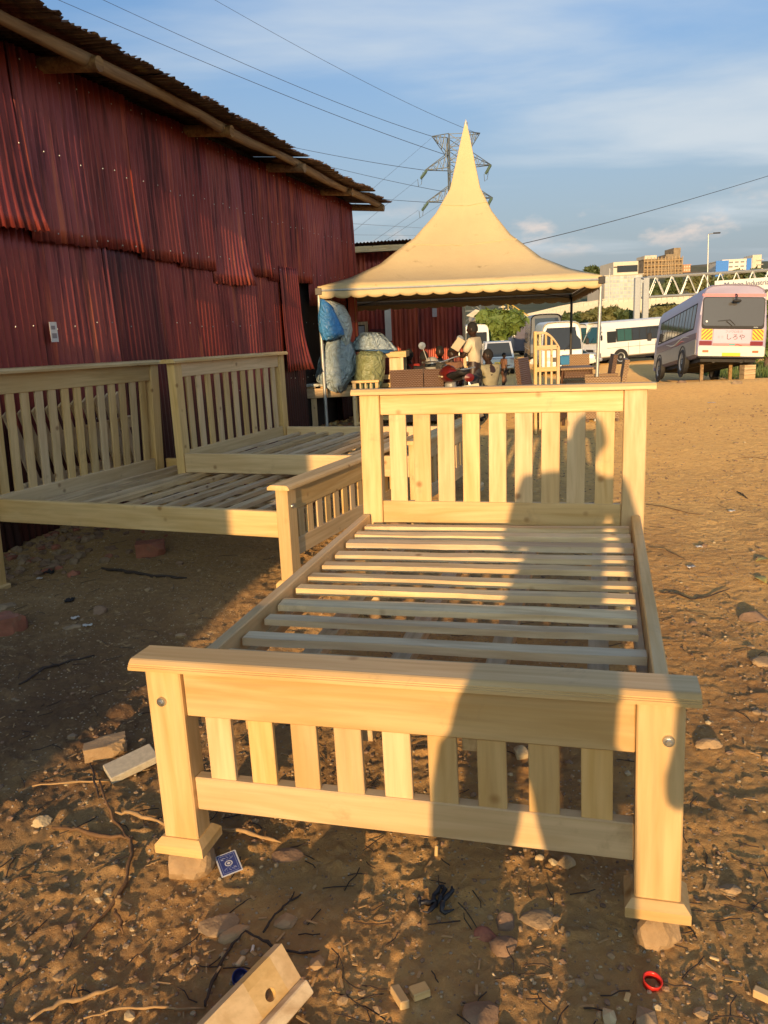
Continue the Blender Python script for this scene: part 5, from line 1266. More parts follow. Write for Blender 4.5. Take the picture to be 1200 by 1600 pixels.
def tree(name, label, u, vbase, vtop, Yd, wpx, mat, seed, n=260, cat='tree', blobs=7, trunk=True, group=None, lf=None):
    rnd = random.Random(seed); p = at(u, vbase, Yd); g = p.z; top = at(u, vtop, Yd).z; h = max(.4, top - g); w = (at(u + wpx / 2, vbase, Yd) - p).length
    root = thing(name, label, cat, (p.x, p.y, g), (0, 0, 0), group); bl = []
    for k in range(blobs):
        a = rnd.uniform(0, 6.28); r = rnd.uniform(.1, .75); zz = h * rnd.uniform(.35, .85)
        bl.append((w * r * math.cos(a), w * .6 * r * math.sin(a), zz, w * rnd.uniform(.3, .5), w * rnd.uniform(.3, .45), min(h * rnd.uniform(.14, .28), h - zz)))
    bl.append((0, 0, h * .5, w * .6, w * .5, h * .45))
    o = obj('crown', crown_mb(bl, n, lf or max(.10, Yd * .0042), rnd), mat, root)
    if trunk:
        t_ = obj('trunk', MB().tube([(0, 0, -.6), (.03 * h, 0, h * .3), (0, .02 * h, h * .7)], [h * .035, h * .028, h * .012], 8), BARK, root, smooth=True)
        for k in range(4):
            a = k * 1.7 + seed; obj('limb', MB().tube([(.02 * h, 0, h * (.25 + .08 * k)), (w * .3 * math.cos(a), w * .3 * math.sin(a), h * (.5 + .06 * k)), (w * .6 * math.cos(a), w * .5 * math.sin(a), h * (.65 + .05 * k))], [h * .016, h * .01, h * .004], 6), BARK, t_)
    return root
CONC = plain('pale_concrete', (.56, .50, .40), .8, .12, .5, dirt=(.36, .31, .24)); CONC2 = plain('cream_render', (.60, .54, .42), .8, .08, .3); BRICKB = plain('raw_brick_concrete', (.25, .19, .12), .9, .3, .6)
def hill():
    m_, t, b = newmat('hillside_scrub'); v = coords(t, rand=False); n = noise(t, v, .03, 6, .65)
    lk(t, ramp(t, n, [(.35, (.04, .055, .02)), (.5, (.10, .10, .045)), (.68, (.20, .15, .09))]), b.inputs['Base Color']); b.inputs['Roughness'].default_value = 1
    nx, ny = 120, 40; xs = np.linspace(-260, 560, nx); ys = np.linspace(170, 620, ny)
    X_, Y_ = np.meshgrid(xs, ys); 
    z = -1.8 + 26 * np.exp(-((X_ - 190) / 150) ** 2 - ((Y_ - 420) / 130) ** 2) + 9 * np.exp(-((X_ - 60) / 120) ** 2 - ((Y_ - 330) / 90) ** 2) + 2.5 * vn(X_, Y_, .02, 5) + 1.5 * vn(X_, Y_, .07, 6)
    edge = np.clip(np.minimum.reduce([(X_ + 260) / 60, (560 - X_) / 60, (Y_ - 170) / 50, (620 - Y_) / 60]), 0, 1); z = z * edge - 2.6 * (1 - edge)
    mb = MB(); mb.v = list(map(tuple, np.stack([X_, Y_, z], -1).reshape(-1, 3))); mb.f = [(j * nx + i, j * nx + i + 1, (j + 1) * nx + i + 1, (j + 1) * nx + i) for j in range(ny - 1) for i in range(nx - 1)]
    o = obj('hill', mb, m_, None, smooth='all'); o['kind'] = 'structure'
hill()
def flyover():
    root = thing('flyover', 'long cream concrete flyover crossing behind the parked minibuses', 'flyover', (0, 0, 0))
    top = [(780, 508, 92), (850, 487, 88), (905, 474, 85), (943, 467, 83), (1000, 464, 81), (1087, 459, 79), (1160, 454, 77), (1260, 447, 75)]
    pts = [at(*q) for q in top]; 
    def strip(name, z0, z1, y0, y1, mat, **k):
        mb = MB().loft([[(p.x, p.y + y0, p.z + z0), (p.x, p.y + y1, p.z + z0), (p.x, p.y + y1, p.z + z1), (p.x, p.y + y0, p.z + z1)] for p in pts]); return obj(name, mb, mat, root, **k)
    strip('deck', -1.55, -.95, .15, 9, CONC); strip('edge_beam', -1.35, -.55, -.1, .14, CONC2); strip('top_rail', -.08, .0, -.05, .1, CONC2); strip('far_parapet', -.95, 0, 8.6, 9, CONC2)
    strip('kerb', -.55, -.42, -.07, .12, CONC2)
    n = 0
    for a, b_ in zip(pts[:-1], pts[1:]):
        m_ = max(2, int((b_ - a).length / .5))
        for k in range(m_):
            p = a + (b_ - a) * (k / m_)
            if n < 300: obj('baluster', MB().box(p.x - .05, p.x + .05, p.y - .02, p.y + .06, p.z - .43, p.z - .081), CONC2, root)
            n += 1
    for u in (790, 1062, 1210):
        p = min(pts, key=lambda q: abs((q.x / q.y) - (at(u, 480, 80).x / 80))); f_ = (at(u, 480, p.y).x)
        obj('pier', MB().box(f_ - .7, f_ + .7, p.y + 1.5, p.y + 7, -2, p.z - 1.5, .1), CONC, root)
    # curved ramp and stair seen under the tent
    r2 = thing('yellow_stairway', 'yellow railed stair and ramp rising to the flyover behind the tree', 'stairway', at(822, 500, 80))
    yel = plain('yellow_rail_paint', (.55, .38, .07), .5, .1, 3)
    for k in range(9): obj('step', MB().box(-2.6 + k * .42, -2.2 + k * .42, -.8, .8, 1.3 - k * .28, 1.42 - k * .28), CONC2, r2)
    for y in (-.85, .85): obj('handrail', MB().tube([(-2.7, y, 2.3), (1.5, y, -.6)], .05, 6), yel, r2)
    for k in range(8): obj('rail_post', MB().box(-2.45 + k * .5, -2.4 + k * .5, -.88, -.82, .9 - k * .33, 2.1 - k * .345), yel, r2)
    r3 = thing('concrete_building', 'cream concrete ramp building behind the green tree under the tent edge', 'building', at(800, 520, 86))
    obj('wall', MB().box(-3.5, 3.6, 0, 5, -2.5, 1.4), CONC2, r3); obj('roof_slab', MB().box(-4, 4, -.4, 5.2, 1.403, 1.9, .05), CONC, r3)
    for x in (-2, 0, 2): obj('window', MB().box(x - .4, x + .4, -.05, .05, -.4, .6), GLASS, r3)
    obj('ramp_beam', MB().prism([(-5, 2.0), (-4, 2.6), (2.2, .6), (2.2, -.1)], 1, -1.2, -.5), CONC, r3)
flyover()
def gantry():
    Y_ = 60; root = thing('sign_gantry', 'grey lattice road gantry on two posts before the flyover', 'gantry', (0, 0, 0))
    for u, nm in ((996, 'post'), (1009.5, 'post')):
        a, b_ = at(u, 436, Y_), at(u - 1, 556, Y_); obj('post', MB().box(a.x - .22, a.x + .22, Y_ - .15, Y_ + .15, -1.6, a.z + .1, .03), STEEL, root)
    t0, t1 = at(1012, 433, Y_), at(1290, 416, Y_); b0, b1 = at(1012, 464, Y_), at(1290, 448, Y_)
    for dy in (0, 1.4):
        o = Vector((0, dy, 0)); obj('top_chord', MB().tube([t0 + o, t1 + o], .085, 6), STEEL, root); obj('bottom_chord', MB().tube([b0 + o, b1 + o], .085, 6), STEEL, root)
        n = 11
        for k in range(n):
            f0, f1, f2 = [(q + (.5 if dy else 0)) / n for q in (k, k + .5, k + 1)]
            obj('diagonal', MB().tube([b0 + (b1 - b0) * f0 + o, t0 + (t1 - t0) * f1 + o], .04, 6), STEEL, root); obj('diagonal', MB().tube([t0 + (t1 - t0) * f1 + o, b0 + (b1 - b0) * f2 + o], .04, 6), STEEL, root)
    for k in range(0, 12, 2):
        f = k / 11; obj('cross_strut', MB().tube([t0 + (t1 - t0) * f, t0 + (t1 - t0) * f + Vector((0, 1.4, 0))], .04, 6), STEEL, root)
    obj('cross_strut', MB().box(at(996, 436, Y_).x, at(1010, 436, Y_).x, Y_ - .1, Y_ + .1, at(1000, 440, Y_).z - .1, at(1000, 440, Y_).z + .1), STEEL, root)
    s = thing('road_sign', 'long white road sign with dark lettering hung from the gantry', 'sign', (0, 0, 0))
    a, b_, c_, d = at(1117, 456, 59.5), at(1300, 447, 59.5), at(1300, 426, 59.5), at(1117, 439, 59.5)
    W_ = flat('sign_white', (.74, .72, .66)); th = Vector((0, .06, 0))
    obj('board', MB().add([a, b_, c_, d, a + th, b_ + th, c_ + th, d + th], [(0, 1, 2, 3), (7, 6, 5, 4), (0, 4, 5, 1), (1, 5, 6, 2), (2, 6, 7, 3), (3, 7, 4, 0)]), W_, s)
    q = at(1131, 445.5, 59.45); dirv = (at(1300, 434, 59.45) - q); ang = math.atan2(dirv.z, dirv.x)
    text_mesh('lettering', 'Mulago Industrial Area Nakawa', .50, flat('dark_blue_letters', (.04, .06, .16)), s, Matrix.Translation(q + Vector((0, -.02, 0))) @ Matrix.Rotation(-ang, 4, 'Y') @ Matrix.Rotation(R(90), 4, 'X'), .005, 'LEFT', sx=1.0)
gantry()
def lamp(u, vt, vb, Yd, label, arm=1):
    a, b_ = at(u, vt, Yd), at(u - .5, vb, Yd); h = a.z - (-1.5); root = thing('street_lamp', label, 'street lamp', (b_.x, Yd, -1.5))
    obj('pole', MB().tube([(0, 0, 0), (a.x - b_.x, 0, h)], [.11, .06], 8), STEEL, root); obj('arm', MB().tube([(a.x - b_.x, 0, h), (a.x - b_.x + .9 * arm, 0, h + .12)], .05, 6), STEEL, root)
    obj('lamp_head', MB().box(a.x - b_.x + .5 * arm, a.x - b_.x + 1.3 * arm, -.12, .12, h + .02, h + .16, .04), DARKM, root)
lamp(1107, 366, 470, 90, 'tall street lamp rising above the lilac minibus and gantry')
lamp(953, 419, 480, 110, 'short distant street lamp above the flyover beside the cream building')

def block(name, label, u0, u1, vt, vb, Yd, depth, mat, rows, cols, rot=0, wm=GLASS, win=(.6, .5), roof=None, cap=None, tiers=None):
    a, b_ = at(u0, vt, Yd), at(u1, vt, Yd); zb = at((u0 + u1) / 2, vb, Yd).z; W = b_.x - a.x; H = (a.z + b_.z) / 2 - zb
    root = thing(name, label, 'building', (a.x, Yd, zb), (0, 0, rot)); D = depth
    obj('wall', MB().box(0, W, 0, D, -3, H), mat, root)
    cw, rh = W / cols, H / rows; wd = []
    for r in range(rows):
        for c_ in range(cols):
            x = (c_ + .5 - win[0] / 2) * cw; z = (r + .5 - win[1] / 2) * rh
            obj('window', MB().box(x, x + cw * win[0], -.06, .06, z, z + rh * win[1]), wm, root)
    obj('parapet', MB().box(-.2, W + .2, -.2, D + .2, H, H + rh * .18), cap or mat, root)
    return root, W, H, D
WPANE = plain('grey_window_film', (.42, .46, .46), .35, .2, .4)
r_, W, H, D = block('office_block', 'cream office block with a pale gridded glass front behind the tent corner', 945, 1004, 430, 472, 150, 12, CONC2, 7, 10, 0, WPANE, (.86, .8))
obj('upper_storey', MB().box(W * .35, W * 1.02, 3, D, H + .2, H + 2.6), CONC2, r_); obj('dark_window', MB().box(W * .45, W, 2.9, 3.02, H + .7, H + 1.9), GLASS, r_)
BROWNG = plain('scaffold_shade', (.09, .06, .035), .9, .3, .5)
r_, W, H, D = block('unfinished_tower', 'brown unfinished tower wrapped in scaffolding on the skyline', 1006, 1066, 405, 470, 320, 22, BRICKB, 9, 10, 0, BROWNG, (.6, .62))
obj('roof_room', MB().box(1, W * .38, 2, 12, H, H + 1.8), CONC, r_); obj('lift_tower', MB().box(W * .82, W, 2, 12, H, H + 4.2), BRICKB, r_); obj('lift_tower', MB().box(W * .62, W * .82, 2, 12, H, H + 1.9), BRICKB, r_)
for k in range(12): obj('scaffold_pole', MB().box(k * W / 11 - .1, k * W / 11 + .1, -.6, -.4, 0, H + .9), ROUGHD[2], r_)
for k in range(9): obj('scaffold_ledger', MB().box(0, W, -.4 + .002, -.25, k * H / 8.5 + .3, k * H / 8.5 + .5), ROUGHD[0], r_)
ORG = plain('orange_render', (.52, .27, .15), .8, .1, .3)
block('apartment_house', 'narrow orange apartment house right of the unfinished tower', 1068, 1079, 414, 445, 330, 12, ORG, 6, 3, 0, CONC2, (.5, .5))
block('low_house', 'low cream house between the orange apartments and the blue striped block', 1080, 1101, 422, 432, 340, 10, CONC2, 1, 5)
r_, W, H, D = block('striped_office', 'white office block with two bright blue vertical bands on the hill', 1129, 1181, 406, 440, 300, 14, plain('white_render', (.70, .66, .58), .7, .05, .3), 5, 6, R(-4), plain('dim_window', (.2, .2, .19), .4, .2, .5), (.66, .34))
BLU = flat('bright_blue_cladding', (.04, .20, .62))
obj('blue_band', MB().box(-2.4, 2.2, -.3, -.07, 0, H), BLU, r_); obj('blue_band', MB().box(W * .70, W * .84, -.3, -.07, H * .3, H + .3), BLU, r_); obj('stair_tower', MB().box(W * .86, W * 1.12, -.4, 8, 0, H + 1.4), CONC2, r_)
for k in range(5): obj('balcony', MB().box(W * .98, W * 1.16, -1.0, -.41, H * .12 + k * H * .2, H * .15 + k * H * .2), CONC, r_)
# trees
tree('broad_tree', 'bright green spreading tree behind the silver car', 770, 552, 484, 58, 92, LEAF, 21, 420, blobs=11)
tree('shrub', 'green bush in front of the flyover right of the tent pole', 938, 512, 482, 66, 60, LEAFO, 22, 300, blobs=9, trunk=False, cat='bush')
tree('shrub', 'thin reddish green bush climbing beside the gantry posts', 1030, 512, 476, 64, 52, LEAFO, 23, 260, blobs=9, trunk=False, cat='bush')
tree('shrub', 'dark bush between the flyover and the side-on white minibus', 985, 510, 486, 65, 50, LEAFD, 24, 260, blobs=8, trunk=False, cat='bush')
tree('shrub', 'small bush in front of the long printed coach', 898, 512, 490, 70, 40, LEAFD, 25, 200, blobs=6, trunk=False, cat='bush')
tree('roadside_tree', 'tall leafy bush at the right frame edge behind the lilac minibus', 1196, 575, 462, 36, 62, LEAF, 26, 420, blobs=9)
for i, (u, vb, vt, Y_, w, lab) in enumerate(((1050, 462, 432, 200, 40, 'dark tree below the unfinished tower'), (1088, 460, 428, 210, 50, 'wide dark tree below the low cream house'), (1122, 458, 434, 190, 46, 'dark tree left of the blue striped block'),
                                             (1150, 446, 424, 205, 44, 'olive tree in front of the blue striped block'), (1190, 446, 420, 200, 56, 'dark tree at the right skyline above the road sign'), (1225, 446, 418, 200, 50, 'dark tree past the right edge of the road sign'),
                                             (1020, 470, 446, 180, 40, 'olive tree behind the left end of the gantry'), (966, 430, 416, 230, 20, 'tiny dark tree above the cream office block'), (925, 432, 420, 230, 34, 'low dark trees touching the tent corner on the skyline'))):
    tree('hill_tree', lab, u, vb, vt, Y_, w, [LEAFD, LEAFO][i % 2], 40 + i, 150, blobs=6, trunk=i < 6, group='trees on the hillside')
def grass():
    rnd = random.Random(5); mb = MB(); 
    for _ in range(9000):
        x = rnd.uniform(11.6, 22); y = rnd.uniform(21, 42); 
        if x < 11.6 + (y - 21) * .18: continue
        z = gz(x, y); h = rnd.uniform(.1, .4); a = rnd.uniform(0, 6.28); dx, dy = .03 * math.cos(a), .03 * math.sin(a); o_ = len(mb.v)
        mb.v += [(x - dx, y - dy, z - .03), (x + dx, y + dy, z - .03), (x + rnd.uniform(-.1, .1), y + rnd.uniform(-.1, .1), z + h)]; mb.f.append((o_, o_ + 1, o_ + 2))
    o = obj('grass', mb, leaf_mat('verge_grass', (.05, .09, .02), (.10, .14, .03))); o['kind'] = 'stuff'
grass()

# ================================================================== PYLON AND WIRES
def pylon():
    m_ = plain('weathered_pylon_steel', (.11, .13, .14), .5, .1, 1, .3); INS = plain('insulator_glass', (.10, .16, .13), .25, .1, 5)
    Y_ = 110; P_ = lambda u, v: at(u, v, Y_); base = P_(714, 212); root = thing('power_pylon', 'lattice power pylon with three cross arms behind the tent peak', 'pylon', (base.x, Y_, -1.5))
    O = Vector((base.x, Y_, -1.5)); zt = base.z + 1.5; hw0, hw1 = 1.15, 3.0
    def leg(sx, sy, z): w = hw0 if z > zt * .55 else hw0 + (hw1 - hw0) * (1 - z / (zt * .55)); return Vector((sx * w, sy * w, z))
    for sx in (-1, 1):
        for sy in (-1, 1): obj('leg', MB().tube([leg(sx, sy, 0), leg(sx, sy, zt * .55), leg(sx, sy, zt)], .10, 5), m_, root)
    zs = [0, 5, 9, 12.5, 15.2] + [15.2 + (zt - 15.2) * k / 8 for k in range(1, 9)]
    for a, b_ in zip(zs[:-1], zs[1:]):
        for sy in (-1, 1):
            obj('brace', MB().tube([leg(-1, sy, a), leg(1, sy, b_)], .055, 4), m_, root); obj('brace', MB().tube([leg(1, sy, a), leg(-1, sy, b_)], .055, 4), m_, root)
            obj('brace', MB().tube([leg(sy, -1, a), leg(sy, 1, b_)], .055, 4), m_, root); obj('strut', MB().tube([leg(-1, sy, b_), leg(1, sy, b_)], .05, 4), m_, root)
    tips = {}
    for nm, vl, vr, ul, ur, up in (('a', 213, 208, 675, 750, -1), ('b', 266, 258, 664, 768, 1), ('c', 316, 309, 666, 770, 1)):
        for s, u, v in ((-1, ul, vl), (1, ur, vr)):
            tip = P_(u, v) - O; zr = (tip.z); za = zr + (1.9 if up > 0 else -2.6)
            tips[nm, s] = tip + O; n = 4
            for sy in (-1, 1):
                r0, r1 = Vector((s * hw0, sy * hw0, zr)), Vector((s * hw0, sy * hw0, za))
                obj('arm_chord', MB().tube([r0, tip], .06, 5), m_, root); obj('arm_chord', MB().tube([r1, tip], .05, 5), m_, root)
                for k in range(n):
                    p0 = r0 + (tip - r0) * (k / n); p1 = r1 + (tip - r1) * ((k + .6) / n); obj('arm_brace', MB().tube([p0, p1], .045, 4), m_, root); obj('arm_brace', MB().tube([p1, r0 + (tip - r0) * ((k + 1) / n)], .045, 4), m_, root)
            if nm != 'a':
                for d in (-.25, .25):
                    q0 = tip + Vector((s * -.2, d * 2, -.1)); q1 = q0 + Vector((-.8 if s < 0 else -.6, -.5, -.95)); pts = [q0 + (q1 - q0) * k / 12 for k in range(13)]
                    obj('insulator', MB().tube(pts, [.05 + .15 * (k % 2) for k in range(13)], 8), INS, root)
                obj('jumper', MB().tube([tip + Vector((-1.0, 0, -1.05)), tip + Vector((-.9, .3, -1.9)), tip + Vector((-.5, .6, -1.6)), tip + Vector((-.25, .5, -.1))], .035, 5), m_, root)
    # wires, each a thing of its own
    WIRE = plain('dark_cable', (.05, .05, .055), .5, .05, 2); k_ = 0
    def wire(label, a, b_, r, sag=0.0, group='power lines from the pylon'):
        n = 24; pts = []
        for i in range(n + 1): f = i / n; p = a + (b_ - a) * f; pts.append(p - Vector((0, 0, 4 * sag * f * (1 - f))))
        rr_ = [.7 * r * (.35 + .65 * (i / n if (b_ - Vector((0, 0, 1.5))).length > (a - Vector((0, 0, 1.5))).length else 1 - i / n)) for i in range(n + 1)]
        o = obj('power_line', MB().tube([p - a for p in pts], rr_, 5), WIRE, None); o.location = a; tag(o, label, 'cable', group); return o
    def line(label, u0, v0, u1, v1, Yn, r, tipd=110, sag=0.0):
        """from the pylon pixel (u0,v0) towards (u1,v1), carried on past the frame to a nearer distance"""
        wire(label, at(u0, v0, tipd), at(u1, v1, Yn), r, sag)
    line('lower of the two long wires sweeping from the pylon to the top left', 700, 243, -80, -75, 45, .05, sag=.5)
    line('upper of the two long wires sweeping from the pylon to the top left', 675, 213, -60, -105, 45, .045, sag=.7)
    line('highest wire, meeting the sky edge above the tent peak', 748, 209, 150, -108, 45, .035, sag=.7)
    line('wire leaving the middle pylon arm behind the shed eave', 664, 266, 300, 196, 60, .05, sag=.25)
    line('wire passing just under the shed eave towards the mast', 697, 300, 380, 226, 60, .045, sag=.2)
    line('wire leaving the lowest left pylon arm', 666, 316, 400, 292, 60, .045, sag=.1)
    line('thin slanting wire falling from the top left arm', 676, 214, 500, 366, 160, .045)
    line('slanting wire falling from the middle left insulator', 652, 281, 470, 428, 160, .055)
    line('steep slanting wire falling from the lowest left insulator', 654, 328, 500, 434, 160, .055)
    line('slanting wire falling beside the tent slope', 690, 318, 500, 443, 160, .055)
    line('upper level wire crossing low between shed and tent', 720, 360, 480, 345, 120, .04)
    line('faint lower level wire crossing between shed and tent', 720, 369, 480, 366, 120, .03)
    c_ = wire('single dark cable rising from the tent slope to the right edge', at(815, 381, 34), at(1290, 247, 20), .022, .10, None); del c_['label']; c_['label'] = 'single dark cable rising from the tent slope to the right edge'
pylon()

# ================================================================== STONES, OFFCUTS AND LITTER ON THE GROUND
def stone_mb(sx, sy, sz, seed, sub=2, flatten=.55, rough=.2):
    import bmesh
    b = bmesh.new(); bmesh.ops.create_icosphere(b, subdivisions=sub, radius=1); rnd = random.Random(seed)
    planes = [(Vector((rnd.gauss(0, 1), rnd.gauss(0, 1), rnd.gauss(0, 1))).normalized(), rnd.uniform(.62, .95)) for _ in range(9)]
    for v in b.verts:
        d = v.co.normalized(); r = min([1.15] + [h / max(.05, d.dot(n)) for n, h in planes if d.dot(n) > .05]); r *= 1 + rough * .25 * (math.sin(d.x * 7 + seed) * math.sin(d.y * 6 + 2 * seed) * math.sin(d.z * 8)); v.co = Vector((d.x * r * sx, d.y * r * sy, d.z * r * sz))
    me = bpy.data.meshes.new('stone'); b.to_mesh(me); b.free()
    me.polygons.foreach_set('use_smooth', [False] * len(me.polygons)); return me
def brick_mb(sx, sy, sz, seed):
    import bmesh
    b = bmesh.new(); bmesh.ops.create_cube(b, size=2); bmesh.ops.subdivide_edges(b, edges=b.edges, cuts=5, use_grid_fill=True); rnd = random.Random(seed)
    cut = [(Vector((rnd.choice([-1, 1]) * rnd.uniform(.4, 1), rnd.choice([-1, 1]) * rnd.uniform(.4, 1), rnd.uniform(-.4, 1))).normalized(), rnd.uniform(.95, 1.15)) for _ in range(4)]
    for v in b.verts:
        for n, h in cut:
            d = v.co.dot(n) - h
            if d > 0: v.co -= n * d
        v.co += Vector((rnd.gauss(0, 1), rnd.gauss(0, 1), rnd.gauss(0, 1))) * .022
        v.co = Vector((v.co.x * sx, v.co.y * sy, v.co.z * sz))
    me = bpy.data.meshes.new('brick'); b.to_mesh(me); b.free(); return me
STONES = [plain('tan_stone', (.36, .24, .125), .85, .25, 14, bumps=.6), plain('grey_stone', (.29, .20, .115), .85, .25, 14, bumps=.6), plain('brown_stone', (.24, .15, .09), .9, .25, 14, bumps=.6), plain('red_brick', (.32, .12, .07), .9, .25, 12, bumps=.6, dirt=(.25, .17, .1)), plain('pale_stone', (.48, .37, .21), .8, .2, 14, bumps=.6)]
def stone(label, u, v, sx, sy, sz, mi, seed, rz=0, lift=.02, name='stone', cat='stone'):
    p = on_z(u, v, .03)
    for _ in range(4): p = on_z(u, v, gf(p.x, p.y))
    o = obj(name, brick_mb(sx, sy, sz, seed) if 'brick' in name or 'block' in label else stone_mb(sx, sy, sz, seed, 3), STONES[mi], None); o.location = (p.x, p.y, gf(p.x, p.y) + sz * lift); o.rotation_euler = (0, 0, rz); tag(o, label, cat); return o
# stones the nearest bed stands on
def under(P, lx, ly, label, sx, sy, mi, seed, z0):
    M = Mx((P['bx'], P['by'], 0), R(P['yaw']), R(P['bp']), R(P['br'])); q = M @ Vector((lx, ly, z0)); g = gf(q.x, q.y); h = max(.02, (q.z - g) / 2 + .012)
    import bmesh
    me = stone_mb(sx, sy, h * 1.25, seed, 3)
    for v in me.vertices: v.co.z = max(-h, min(h - .002, v.co.z))
    o = obj('stone', me, STONES[mi], None); o.location = (q.x, q.y, q.z - h - .0005); o.rotation_euler = (0, 0, seed); tag(o, label, 'stone')
under(main, .055, .03, 'flat round tan stone propping the left foot post of the nearest bed', .062, .062, 0, 3, .122)
under(main, main['W'] - .045, .03, 'chunky pale stone propping the right foot post of the nearest bed', .047, .055, 0, 5, .122)
under(main, .05, main['L'] + .03, 'stone under the hidden left head post of the nearest bed', .08, .08, 1, 6, .122)
under(main, main['W'] - .05, main['L'] + .03, 'stone under the hidden right head post of the nearest bed', .08, .08, 1, 7, .122)
under(A, .05, .04, 'stone propping the near foot post of the wide bed', .07, .07, 2, 8, .17)
under(A, A['W'] - .05, .04, 'stone propping the far foot post of the wide bed', .07, .07, 2, 9, .17)
under(B, B['W'] - .05, .04, 'pale stone propping the farthest bed foot post', .09, .08, 4, 10, .112)
under(B, .05, .04, 'brown stone under the near foot post of the farthest bed', .07, .07, 2, 12, .112)
stone('large broken red brick lying at the left frame edge', 12, 985, .10, .075, .06, 3, 21, .4, .5, 'broken_brick', 'brick')
stone('reddish brick lump under the wide bed', 236, 866, .10, .06, .06, 3, 22, .2, .5, 'broken_brick', 'brick')
stone('tan cut block beside the pale slab left of the nearest bed', 166, 1178, .075, .045, .032, 0, 23, .35, .7)
stone('round brown stone below the wide bed near white scraps', 156, 957, .045, .04, .035, 2, 24)
stone('flat grey stone among white scraps on the shaded dirt', 112, 980, .05, .035, .015, 1, 25)
stone('grey rounded rock just above the broken red brick', 8, 950, .06, .05, .035, 1, 26)
stone('small pale stone on the shaded dirt left of the cut block', 113, 1153, .018, .016, .014, 1, 27)
stone('small cream stone lying left of the dry root', 66, 1287, .030, .026, .022, 4, 28)
stone('flat brown stone level with the playing card', 450, 1340, .05, .035, .014, 2, 29)
stone('embedded grey stone below the playing card', 340, 1445, .05, .04, .018, 1, 30)
stone('orange brown wood-like stone beside the dark stalk', 367, 1460, .040, .022, .02, 0, 31, .6)
stone('flat grey rock in the left leg shadow', 790, 1440, .035, .03, .02, 2, 32)
stone('larger grey rock below it in the left leg shadow', 788, 1462 + 20, .038, .03, .02, 2, 33)
stone('round orange stone under the foot rail gap', 884, 1350, .025, .022, .02, 0, 34)
stone('cream pebble left of the round orange stone', 864, 1349, .015, .013, .013, 4, 35)
stone('white pebble under the lit wedge of the foot rail', 842, 1341, .014, .010, .010, 4, 36)
stone('embedded tan rock between the two leg shadows', 845, 1440, .05, .035, .014, 0, 37)
stone('brown rock at the right edge beside the shadowed hollow', 1180, 968, .07, .05, .035, 2, 38)
stone('tan rock with dark top on the right dirt', 1110, 1165, .05, .03, .022, 0, 39)
stone('tan rock at the right frame edge halfway down', 1192, 1035, .06, .04, .025, 0, 40)
stone('small tan stone low on the right dirt', 1140, 1395, .03, .022, .018, 0, 41)
stone('rock half buried at the bottom edge left of the offcuts', 445, 1350 + 90, .03, .026, .015, 0, 42)
stone('pale rock seen through the foot panel right part', 815, 1180, .035, .03, .03, 4, 43)
stone('grey rock by the far ridge under the lilac minibus', 1150, 600, .12, .08, .07, 1, 44)
stone('brown boulder on the ridge left of the lilac minibus', 1065, 598, .10, .07, .06, 2, 45)
stone('reddish stone below the left leg shadow edge', 760, 1462, .03, .025, .016, 3, 46)
stone('buried grey boulder at the bottom edge inside the left shadow', 750, 1588, .045, .035, .02, 2, 47)
# pale slab
def slab():
    p = on_z(205, 1190, .07); o = obj('concrete_slab', MB().box(-.088, .088, -.048, .048, -.014, .014, .003), plain('speckled_offcut', (.50, .44, .32), .8, .15, 60, bumps=.5), None); o.location = (p.x, p.y, gf(p.x, p.y) + .03); o.rotation_euler = (R(6), R(-8), R(34)); tag(o, 'pale rectangular slab lying left of the nearest bed foot post', 'slab')
slab()
def offcut(label, u, v, l, w, h, rz, mat, rx=0, ry=0, name='wood_offcut', z=None):
    p = on_z(u, v, .03); p = on_z(u, v, gf(p.x, p.y)); o = obj(name, MB().box(-l / 2, l / 2, -w / 2, w / 2, -h / 2, h / 2, .002), mat, None); o.location = (p.x, p.y, gf(p.x, p.y) + (h / 2 if z is None else z)); o.rotation_euler = (rx, ry, rz); tag(o, label, 'wood offcut'); return o
offcut('small upright-grained wood offcut at the bottom edge, left of its twin', 625, 1565, .062, .022, .02, R(112), WOOD[0], R(6), R(8))
offcut('short grey-topped wood offcut at the bottom edge right of its twin', 656, 1556, .042, .034, .018, R(20), WOODB[0], R(-8))
offcut('little wedge of wood standing by the left part of the foot rail', 682, 1336, .028, .010, .010, R(80), WOODB[0], 0, R(-50), z=.012)
offcut('round-ended olive wood peg near the board tip', 376, 1504, .03, .012, .01, R(65), WOODB[0])
offcut('thin white wood chip just above the board tip', 395, 1487, .026, .007, .006, R(88), WHITEP)
offcut('small yellow chip of wood low on the right dirt', 1116, 1502, .022, .008, .006, R(-30), WOOD[0], z=.006)
offcut('pale wood chunk at the right frame edge near the bottom', 1192, 1560, .04, .02, .02, R(-40), WOOD[0])
offcut('pale triangular wood chip beside the right leg shadow', 980, 1560, .025, .012, .006, R(60), WOODB[0])
